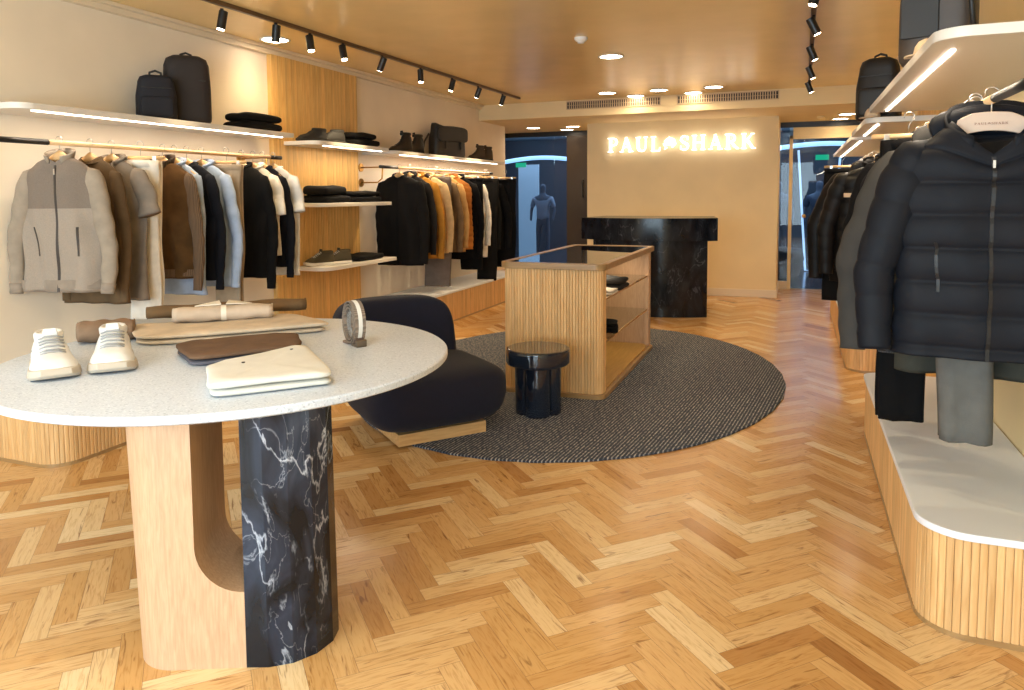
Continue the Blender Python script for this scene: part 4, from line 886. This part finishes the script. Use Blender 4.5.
# ================================================================ VITRINE ISLAND
def island():
    x0,x1,y0,y1=-2.07,-1.275,5.06,7.0; ox,oy=-1.69,6.08; zb=.013
    r=empty('display_vitrine',(ox,oy,zb),0,label='fluted oak display counter with glass top and open side shelves',cat='display counter')
    P=lambda a: [(x-ox,y-oy) for x,y in a]
    H=.978
    MB().prism(P(rrect(x0,x1+.01,y0,y1,(.08,.08,.03,.03))),0,.035).build('base',M['bronze'],r,bevel=.004)
    # fluted front wraps round both near corners
    mb=MB(); path=[(x1-.02,y0+.17)]
    full=rrect(x0+.02,x1-.012,y0+.02,y1-.02,(.07,.07,.0,.0))
    # order: far-left -> near-left -> near-right -> stop
    seq=[(x0+.02,y1-.02)]+full[:18]+[(x1-.012,y0+.15)]
    flutes(mb,P(seq),.036,H-.035,.0225,.0045,.0018); 
    mb.build('fluted_panel',M['flute'],r)
    MB().box(x0+.026-ox,x0+.045-ox,y0+.09-oy,y1-.03-oy,.036,H-.036).box(x0+.1-ox,x1-.1-ox,y0+.026-oy,y0+.05-oy,.036,H-.036).build('inner_panel',M['oak'],r)
    MB().box(x1-.055-ox,x1-.018-ox,y0+.10-oy,y0+.17-oy,.036,H-.036).build('post',M['oak'],r,bevel=.003)
    MB().box(x1-.055-ox,x1-.012-ox,y1-.11-oy,y1-.02-oy,.036,H-.036).build('post',M['oak'],r,bevel=.003)
    MB().box(x0+.03-ox,x1-.06-ox,y1-.05-oy,y1-.03-oy,.036,H-.036).build('back_panel',M['oak'],r)
    MB().box(x0+.05-ox,x1-.02-ox,y0+.06-oy,y1-.06-oy,.036,.05).build('floor_board',wood('golden_board',(176,130,62),(196,152,84),.35,'Y'),r)
    for z in(.385,.705):
        MB().box(x0+.05-ox,x1-.03-ox,y0+.06-oy,y1-.07-oy,z,z+.010).build('glass_shelf',M['clear'],r)
        MB().box(x1-.032-ox,x1-.026-ox,y0+.17-oy,y1-.11-oy,z-.002,z+.012).build('shelf_edge',M['brass'],r)
    # top frame with inset glass
    o=rrect(x0-.0,x1+.02,y0-.02,y1+.02,(.09,.09,.05,.05)); i=rrect(x0+.05,x1-.03,y0+.03,y1-.03,(.05,.05,.03,.03))
    n=len(o); v=[(a-ox,b-oy,z) for z in(H-.035,H+.01) for pl in(o,i) for a,b in pl]; f=[]
    for k in range(n):
        m=(k+1)%n
        f+=[(k,m,n+m,n+k),(2*n+k,3*n+k,3*n+m,2*n+m),(k,2*n+k,2*n+m,m),(n+k,n+m,3*n+m,3*n+k)]
    mb=MB(); mb.add(v,f); mb.build('top_frame',M['bronze'],r,bevel=.003)
    MB().prism(P(i),H-.004,H+.006).build('top_glass',M['vitr'],r)
    return r
island()
folded('folded_knit',-1.41,5.86,.013+.716,.0+PI/2,.34,.26,.09,c['char'],'two charcoal knits folded on the upper glass shelf of the vitrine',layers=2,group='clothes in the vitrine')
folded('folded_shirt',-1.40,5.55,.013+.716,PI/2,.24,.22,.035,c['cream'],'cream shirt folded on the upper glass shelf of the vitrine',layers=2,group='clothes in the vitrine')
folded('folded_scarf',-1.40,5.66,.013+.396,PI/2+.2,.24,.2,.085,c['black'],'black scarf heaped on the lower glass shelf of the vitrine',layers=3,group='clothes in the vitrine')
# ================================================================ MARBLE DESK
def desk():
    r=empty('cash_desk',(-1.70,9.3,0),0,label='black marble cash desk with a wider overhanging top block',cat='counter')
    def plan(xa,xb,yf,bul,yb,n=24): 
        return [(xa+(xb-xa)*i/n+1.70, yf-9.3-bul*math.sin(PI*i/n)) for i in range(n+1)]+[(xb+1.58,yb-9.3),(xa+1.82,yb-9.3)]
    MB().prism(plan(-2.40,-.985,9.04,.20,9.72),0,.93).build('body',M['marble2'],r,bevel=.003)
    MB().prism(plan(-2.545,-.865,9.0,.24,9.78),.932,1.205).build('top_block',M['marble2'],r,bevel=.003)
desk()
# ================================================================ BAGS, FOLDED, SHOES ON SHELVES
ZS=1.992+.036
def backpack(x,y,z,ang,w,d,h,label,mat,taper=.12,pocket=True,handle=True,flap=False,strap=True,group='bags on the shelves',lean=0):
    r=empty('backpack',(x,y,z),ang,label=label,cat='bag',group=group)
    rings=[]; n=36
    for i in range(22):
        t=i/21; s=interp([(0,.90),(.06,1.0),(.5,1.0),(.85,1-taper),(.95,.9-taper),(1,.62-taper)],t); zz=h*(t if t<.95 else .95+.05*(t-.95)/.05)
        rings.append([(w/2*s*math.copysign(abs(math.cos(q))**.5,math.cos(q)),d/2*s*math.copysign(abs(math.sin(q))**.6,math.sin(q))+lean*t,zz) for q in[2*PI*k/n for k in range(n)]])
    MB().loft(rings).build('body',mat,r,smooth=True)
    if pocket: 
        cushion('pocket',r,w*.40,d*.20,h*.06,h*.52,mat,.35,.35,lambda a,b,c_:(a,b-d*.43,c_))
        MB().box(-w*.36,w*.36,-d*.54+lean*.5,-d*.5+lean*.5,h*.70,h*.715).build('zip',M['black'],r)
    if handle: MB().tube([(-.04,.02+lean,h*.96),(-.035,.02+lean,h*.96+.035),(0,.02+lean,h*.96+.048),(.035,.02+lean,h*.96+.035),(.04,.02+lean,h*.96)],.008,8).build('handle',M['blackl'],r,smooth=True)
    if strap:
        for sd in(-1,1): MB().tube([(sd*w*.28,d*.42,h*.9),(sd*w*.36,d*.62,h*.6),(sd*w*.40,d*.64,h*.3),(sd*w*.40,d*.45,h*.06)],.012,8,flat=.4).build('shoulder_strap',M['blackl'],r,smooth=True)
    return r
dkbag=cloth('grey_black_nylon',(52,46,44),.6,.08,12,.3,160); nvbag=cloth('navy_black_nylon',(38,38,44),.6,.08,12,.3,160); brl=plain('brown_black_leather',(66,56,50),.45,var=.08,bump=.2,bscale=120)
backpack(-4.15,3.90,ZS,D(50),.26,.15,.31,'smaller dark navy backpack beside the tall one on the shelf',nvbag)
backpack(-4.14,4.17,ZS,D(48),.32,.19,.485,'tall dark grey backpack with a top zip on the shelf',dkbag,taper=.05,pocket=False)
MB().box(-.10,.12,-.092,-.086,.30,.31).build('zip',M['black'],bpy.data.objects['backpack.001'],bevel=.002)
folded('folded_clothes',-4.14,4.86,ZS,PI/2,.44,.28,.072,c['black2'],'lower of two folded black garments beside the tall backpack',layers=1,group='folded garments on the wall shelves')
folded('folded_clothes',-4.14,4.87,ZS+.071,PI/2,.42,.27,.068,c['black2'],'upper of two folded black garments beside the tall backpack',layers=1,group='folded garments on the wall shelves')
z2=1.957+.036
dsh=plain('black_shoe_leather',(20,17,16),.65); dso=plain('black_rubber',(24,22,20),.6)
for yy,l in((5.66,'dark low shoe nearest the tall backpack on the upper short shelf'),(5.86,'dark low shoe next to the folded black clothes on the upper short shelf')):
    shoe('shoe',-4.16+.3*(yy-5.66),yy,z2,D(-28),l,'shoe',dsh,dso,.29,.105,group='dark shoes on the upper short shelf',chunk=.025)
folded('folded_clothes',-4.13,6.36,z2,PI/2,.46,.3,.068,c['black'],'lower folded black garment at the end of the upper short shelf',layers=1,group='folded garments on the wall shelves')
folded('folded_clothes',-4.13,6.33,z2+.067,PI/2,.42,.28,.064,c['black'],'upper folded black garment at the end of the upper short shelf',layers=1,group='folded garments on the wall shelves')
z3=1.40+.036
folded('folded_clothes',-4.13,5.82,z3,PI/2,.44,.3,.07,c['black'],'lower folded black jumper on the middle short shelf, under a lumpier one',layers=1,group='folded garments on the wall shelves')
folded('folded_clothes',-4.13,5.80,z3+.069,PI/2+.1,.42,.27,.09,c['black2'],'topmost lumpy folded black jumper on the middle short shelf',layers=1,group='folded garments on the wall shelves')
folded('folded_clothes',-4.13,6.36,z3,PI/2,.48,.3,.06,c['black'],'wide flat folded black garment at the far end of the middle short shelf',layers=1,group='folded garments on the wall shelves')
folded('folded_clothes',-4.13,6.36,z3+.059,PI/2,.46,.28,.05,c['black2'],'flat folded black garment lying on another, far end of middle shelf',layers=1,group='folded garments on the wall shelves')
z4=.815+.036
ols=plain('olive_suede',(70,62,44),.9,var=.1); wso=plain('white_rubber',(226,222,214),.6)
for yy,l in((5.72,'olive suede sneaker nearer the hanging clothes on the lowest short shelf'),(5.92,'olive suede sneaker nearer the folded black garment on the lowest shelf')):
    shoe('sneaker',-4.16+.3*(yy-5.72),yy,z4,D(-28),l,'shoe',ols,wso,.29,.105,group='olive sneakers on the lowest shelf',lace=wso,chunk=.028)
folded('folded_clothes',-4.13,6.38,z4,PI/2,.50,.3,.06,c['black'],'flat folded black garment beside the olive sneakers',layers=1,group='folded garments on the wall shelves')
z5=1.94+.036
bl=plain('polished_black_leather',(26,22,20),.28); bsu=plain('brown_suede_boot',(70,56,40),.85,var=.1)
for yy,l in((7.22,'polished black ankle boot on the far long shelf, nearer the folded clothes'),(7.50,'polished black ankle boot standing next to the black bag')):
    shoe('ankle_boot',-4.13,yy,z5,D(-28),l,'boot',bl,dso,.29,.105,boot=.09,group='ankle boots on the far shelf',lace=M['black'],chunk=.03)
for yy,l in((9.30,'brown suede ankle boot beside the black bag on the far shelf'),(9.58,'brown suede ankle boot at the very end of the far shelf')):
    shoe('ankle_boot',-4.13,yy,z5,D(-28),l,'boot',bsu,dso,.28,.105,boot=.07,group='ankle boots on the far shelf',lace=M['black'],chunk=.03)
# black satchel
def satchel():
    r=empty('satchel',(-4.14,8.42,z5),D(74),label='black roll-top bag with a loose strap on the far long shelf',cat='bag',group='bags on the shelves')
    rings=[]
    for i in range(16):
        t=i/15; s=interp([(0,.95),(.1,1),(.7,.97),(1,.86)],t); zz=.36*t
        rings.append([(.29*s*math.copysign(abs(math.cos(q))**.45,math.cos(q)),(.10*(1-.7*max(0,t-.6)))*math.copysign(abs(math.sin(q))**.6,math.sin(q)),zz+(.06*(-math.cos(q)) if t>.9 else 0)) for q in[2*PI*k/36 for k in range(36)]])
    MB().loft(rings).build('body',M['blackl'],r,smooth=True)
    cushion('flap',r,.275,.03,.19,.385,M['blackl'],.35,.4,lambda a,b,c_:(a,b-.095,c_-.03*abs(a)))
    for sx in(-.14,.14): MB().box(sx-.012,sx+.012,-.122,-.112,.10,.36).build('strap',M['black'],r)
    MB().tube([(-.33,0,.28),(-.44,-.03,.18),(-.50,-.06,.02),(-.42,-.10,.012)],.014,8,flat=.4).build('shoulder_strap',M['blackl'],r,smooth=True)
satchel()
# right shelf bags
zr=1.99+.036
backpack(.53,3.50,zr,D(-20),.28,.17,.46,'large grey brown leather backpack close above the navy puffer jacket',brl,taper=.10,pocket=False,group='bags on the shelves')
bb=bpy.data.objects['backpack.002']; MB().box(-.12,.02,-.095,-.086,.10,.40).build('front_strap',M['blackl'],bb,bevel=.004)
MB().tube([(.10,-.09,.44),(.13,-.11,.25),(.15,-.09,.03)],.010,8).build('side_strap',M['blackl'],bb,smooth=True)
backpack(.51,5.62,1.986,D(-20),.28,.17,.42,'smaller rounded black leather backpack on the next shelf along',M['blackl'],taper=.14)
for (x,y,l) in((.465,3.30,'pale beige cap in front of the large leather backpack'),(.455,5.40,'pale beige cap in front of the rounded black backpack')):
    r=empty('cap',(x,y,zr if y<5 else 1.986),D(-60),label=l,cat='hat',group='pale caps on the shelf')
    mc=cloth('pale_canvas',(206,180,150))
    MB().lathe([(.075,0),(.078,.02),(.07,.05),(.05,.075),(.02,.086),(.001,.088)],24).build('crown',mc,r,smooth=True)
    r.scale=(.62,.62,.8)
    MB().prism([(.07*math.cos(D(a)),.07*math.sin(D(a))) for a in range(210,331,10)]+[(.13*math.cos(D(a)),.13*math.sin(D(a))-.0) for a in range(320,219,-10)],.0,.006).build('brim',mc,r)
# ================================================================ CEILING FITTINGS
def spot_obj(name,loc,aim,energy,size,col=(1,.70,.40),blend=.6,rad=.03):
    l=bpy.data.lights.new(name,'SPOT'); l.energy=energy; l.spot_size=D(size); l.spot_blend=blend; l.color=col; l.shadow_soft_size=rad
    o=bpy.data.objects.new(name,l); C.objects.link(o); o.location=loc; d=(Vector(aim)-Vector(loc)); o.rotation_euler=d.to_track_quat('-Z','Y').to_euler(); return o
def downlight(x,y,z,label,e=60,col=(1,.74,.38)):
    r=empty('downlight',(x,y,z),0,label=label,cat='ceiling light',group='round ceiling downlights'); r.scale=(1.2,1.2,1)
    MB().lathe([(.085,0),(.10,-.002),(.103,-.008),(.088,-.010),(.085,-.004)],36,cap=(0,0)).build('trim_ring',M['white'],r,smooth=True)
    MB().lathe([(.0,-.003),(.086,-.003),(.086,-.006),(0,-.006)],36,cap=(0,0)).build('diffuser',M['lamp'],r)
    spot_obj('downlight_lamp',(x,y,z-.02),(x,y,0),e,130,col,.9,.07)
from itertools import count
DL=[(-4.06,5.06,ZC,'round downlight close to the left wall beside the spot track'),(-1.66,6.9,ZC,'round downlight alone in mid ceiling near the smoke detector'),(-2.30,9.35,ZC,'round downlight before the left vent, nearest the spot track'),(-2.02,9.78,ZC,'round downlight touching the left vent'),(-1.64,9.36,ZC,'round downlight before the gap between the vents, left of it'),(-1.27,9.78,ZC,'round downlight right under the right vent'),(-.97,9.36,ZC,'round downlight of the vent cluster, nearest the hanging coats'),
    (.63,11.2,2.58,'round downlight in the recess above the glass door'),(.58,11.85,2.58,'round downlight deepest in the recess above the glass door'),(-4.0,11.3,2.58,'round downlight in the recess before the dark glass, nearer the left wall'),(-3.6,11.85,2.58,'round downlight deepest in the recess before the bronze panel'),(-3.35,11.35,2.58,'round downlight in the recess beside the logo wall')]
for x,y,z,l in DL: downlight(x,y,z,l,(22 if x<-4 else 58 if y<9.2 else 30 if y<9.6 else 5) if z==ZC else 12)
def track(x0,y0,x1,y1,label):
    v=Vector((x1-x0,y1-y0)); L_=v.length; r=empty('light_track',((x0+x1)/2,(y0+y1)/2,ZC),math.atan2(v.y,v.x)-PI/2,label=label,cat='light track',group='ceiling spot tracks')
    MB().box(-.018,.018,-L_/2,L_/2,-.028,0).build('rail',plain('bronze_track',(96,70,44),.4),r,bevel=.002)
track(-3.66,1.6,-3.49,9.3,'long bronze spotlight track along the ceiling above the left wall')
track(.06,2.2,.12,9.7,'bronze spotlight track above the aisle beside the coats')
def tracklight(x,y,aim,label,e,group):
    r=empty('track_spotlight',(x,y,ZC-.028),0,label=label,cat='spotlight',group=group)
    P=Vector((0,0,-.075)); d=(Vector(aim)-Vector((x,y,ZC-.1))).normalized()
    MB().tube([(0,0,0),(0,0,-.05)],.012,10).build('stem',M['black'],r,smooth=True)
    a=P-d*.06; b=P+d*.065
    MB().tube([a,b],.030,20).build('barrel',M['black'],r,smooth=False,bevel=.002)
    MB().tube([b+d*.0005,b+d*.002],.024,18).build('lens',M['spot'],r)
    if e: spot_obj('track_lamp',Vector((x,y,ZC-.028))+b+d*.02,aim,e,52,(1,.78,.46),.7,.025)
LT=[(-3.66,4.02,(-3.9,3.7,.6),'black cylinder spotlight at the near visible end of the left track, tilted'),(-3.60,4.5,(-3.9,4.5,0),'black cylinder spotlight above the downlight by the left wall, hanging straight'),(-3.58,4.88,(-3.1,4.6,0.8),'lit black spotlight third along the left track, turned into the room'),
    (-3.56,5.3,(-3.0,5.0,.6),'lit black spotlight aimed outward beside the fluted wall panel'),(-3.55,5.9,(-4.3,6.0,1.2),'unlit looking black spotlight in the middle of the left track'),(-3.54,6.62,(-3.3,6.4,0),'lit black spotlight just past the middle of the left track'),
    (-3.53,7.32,(-3.9,7.0,.9),'lit black spotlight above the far boots on the left track'),(-3.51,7.98,(-4.2,7.9,1.0),'black spotlight second from the far end of the left track'),(-3.50,8.72,(-4.2,8.9,1.0),'black spotlight at the far end of the left track')]
for x,y,a,l in LT: tracklight(x,y,a,l,70 if y>5.5 else 35,'spotlights on the left track')
RT=[(.075,3.3,(.6,3.2,1.0),'black spotlight on the aisle track, nearest the big backpack'),(.08,4.15,(.9,4.0,.9),'black spotlight on the aisle track, turned toward the coats'),(.085,4.9,(-.5,4.6,.5),'lit black spotlight on the aisle track, turned toward the rug'),(.09,5.8,(.9,5.9,1.0),'black spotlight midway along the aisle track'),(.10,6.9,(.8,7.0,1.0),'black spotlight past the middle of the aisle track'),(.105,8.0,(.8,8.1,1.0),'black spotlight second from the far end of the aisle track'),(.11,9.1,(.8,9.2,1.0),'black spotlight at the far end of the aisle track')]
for x,y,a,l in RT: tracklight(x,y,a,l,60 if y>5 else 20,'spotlights on the aisle track')
def vent(x0,x1,label):
    r=empty('air_vent',((x0+x1)/2,9.9,2.73),0,label=label,cat='vent',group='linear vents in the bulkhead'); w=(x1-x0)/2
    MB().box(-w,w,-.004,0,-.045,.045).build('backing',M['slot'],r)
    mb=MB().box(-w-.012,w+.012,-.012,0,.045,.057).box(-w-.012,w+.012,-.012,0,-.057,-.045).box(-w-.012,-w,-.012,0,-.057,.057).box(w,w+.012,-.012,0,-.057,.057); mb.build('frame',M['grille'],r)
    mb=MB(); n=int(2*w/.030)
    for i in range(1,n): xx=-w+2*w*i/n; mb.box(xx-.0065,xx+.0065,-.012,-.003,-.045,.045)
    mb.box(-w,w,-.010,-.004,-.002,.002); mb.build('grille',M['grille'],r)
vent(-3.0,-1.72,'long slotted air vent in the bulkhead above the first sign word'); vent(-1.48,-.24,'long slotted air vent in the bulkhead above the second sign word')
r=empty('smoke_detector',(-1.70,6.0,ZC),0,label='small white smoke detector on the ceiling between the two tracks',cat='smoke detector')
MB().lathe([(.055,0),(.055,-.015),(.042,-.03),(.030,-.033),(.028,-.045),(.001,-.046)],28,cap=(0,1)).build('housing',M['white'],r,smooth=True)
r=empty('smoke_detector',(.30,11.4,2.58),0,label='tiny pale detector on the soffit above the glass door',cat='smoke detector')
MB().lathe([(.05,0),(.05,-.012),(.03,-.03),(.001,-.034)],24,cap=(0,1)).build('housing',M['beige'],r,smooth=True)
# ================================================================ LIGHTS
def area(name,loc,aim,sx,sy,e,col):
    l=bpy.data.lights.new(name,'AREA'); l.shape='RECTANGLE'; l.size=sx; l.size_y=sy; l.energy=e; l.color=col
    o=bpy.data.objects.new(name,l); C.objects.link(o); o.location=loc; o.rotation_euler=(Vector(aim)-Vector(loc)).to_track_quat('-Z','Z').to_euler(); return o
area('daylight_through_shopfront',(-1.7,-2.3,1.55),(-1.7,5,1.2),4.6,2.3,350,(.70,.85,1.0))
area('mall_fill',(-2.5,16.0,2.85),(-2.5,16,0),9,3,170,(.66,.84,1.0)); area('mall_ceiling_fill',(-2.5,17.3,2.3),(-2.5,17.0,3),9,.4,90,(.62,.86,1.0))  # added fills brightening the modelled mall, no fittings of their own
area('vitrine_fill',(-1.5,6.0,.94),(-1.5,6.0,0),.03,1.6,5,(1,.84,.6))  # added fill to lift the dark vitrine interior, no visible fitting
# strip lamps under the shelves
def strip(x,ya,yb,z,e): 
    area('shelf_strip_lamp',(x,(ya+yb)/2,z),(x,(ya+yb)/2,0),.03,yb-ya,e,(1,.84,.64))
strip(-4.01,2.9,5.05,1.975,6); strip(-4.01,5.55,6.6,1.94,5); strip(-4.01,7.0,9.75,1.925,12); strip(.495,2.95,4.95,1.975,10); strip(.495,5.45,6.5,1.935,4); strip(.495,6.8,9.7,1.915,10)
# added unseen cool downlights behind the camera, whitening the light on the round table
for x,y,l in((-1.7,4.2,'round downlight over the round table aisle, ahead of the frame top'),(-1.7,1.2,'added unseen round downlight above the shop entrance aisle'),(-3.2,.6,'added unseen round downlight above the entrance near the left wall'),(-.3,.6,'added unseen round downlight above the entrance near the coats')):
    if y<2: downlight(x,y,ZC,l,46,(.80,.90,1.0))
w=bpy.data.worlds.new('w'); bpy.context.scene.world=w; w.use_nodes=True; w.node_tree.nodes['Background'].inputs[0].default_value=(.75,.85,1,1); w.node_tree.nodes['Background'].inputs[1].default_value=.5
# ================================================================ CAMERA
f,px,py,yaw,pitch,roll=732.29,512,247.4,D(21.2132),D(-4.1198),D(-.40263)
cy,sy,cp,sp,cr,sr_=math.cos(yaw),math.sin(yaw),math.cos(pitch),math.sin(pitch),math.cos(roll),math.sin(roll)
fw=Vector((-sy*cp,cy*cp,sp)); ri=Vector((cy,sy,0)); up=ri.cross(fw); rr=ri*cr+up*sr_; uu=-ri*sr_+up*cr
cam=bpy.data.cameras.new('camera'); co=bpy.data.objects.new('camera',cam); C.objects.link(co)
m=Matrix((rr,uu,-fw)).transposed().to_4x4(); m.translation=(0,0,1.5); co.matrix_world=m
cam.sensor_width=36; cam.lens=36*f/1024; cam.shift_y=(py-345)/1024; cam.shift_x=0; cam.clip_start=.05
s=bpy.context.scene; s.camera=co
s.view_settings.view_transform='Standard'; s.view_settings.look='None'; s.view_settings.gamma=1; s.view_settings.use_curve_mapping=False; s.view_settings.exposure=0.27
s.cycles.max_bounces=8; s.cycles.transparent_max_bounces=12
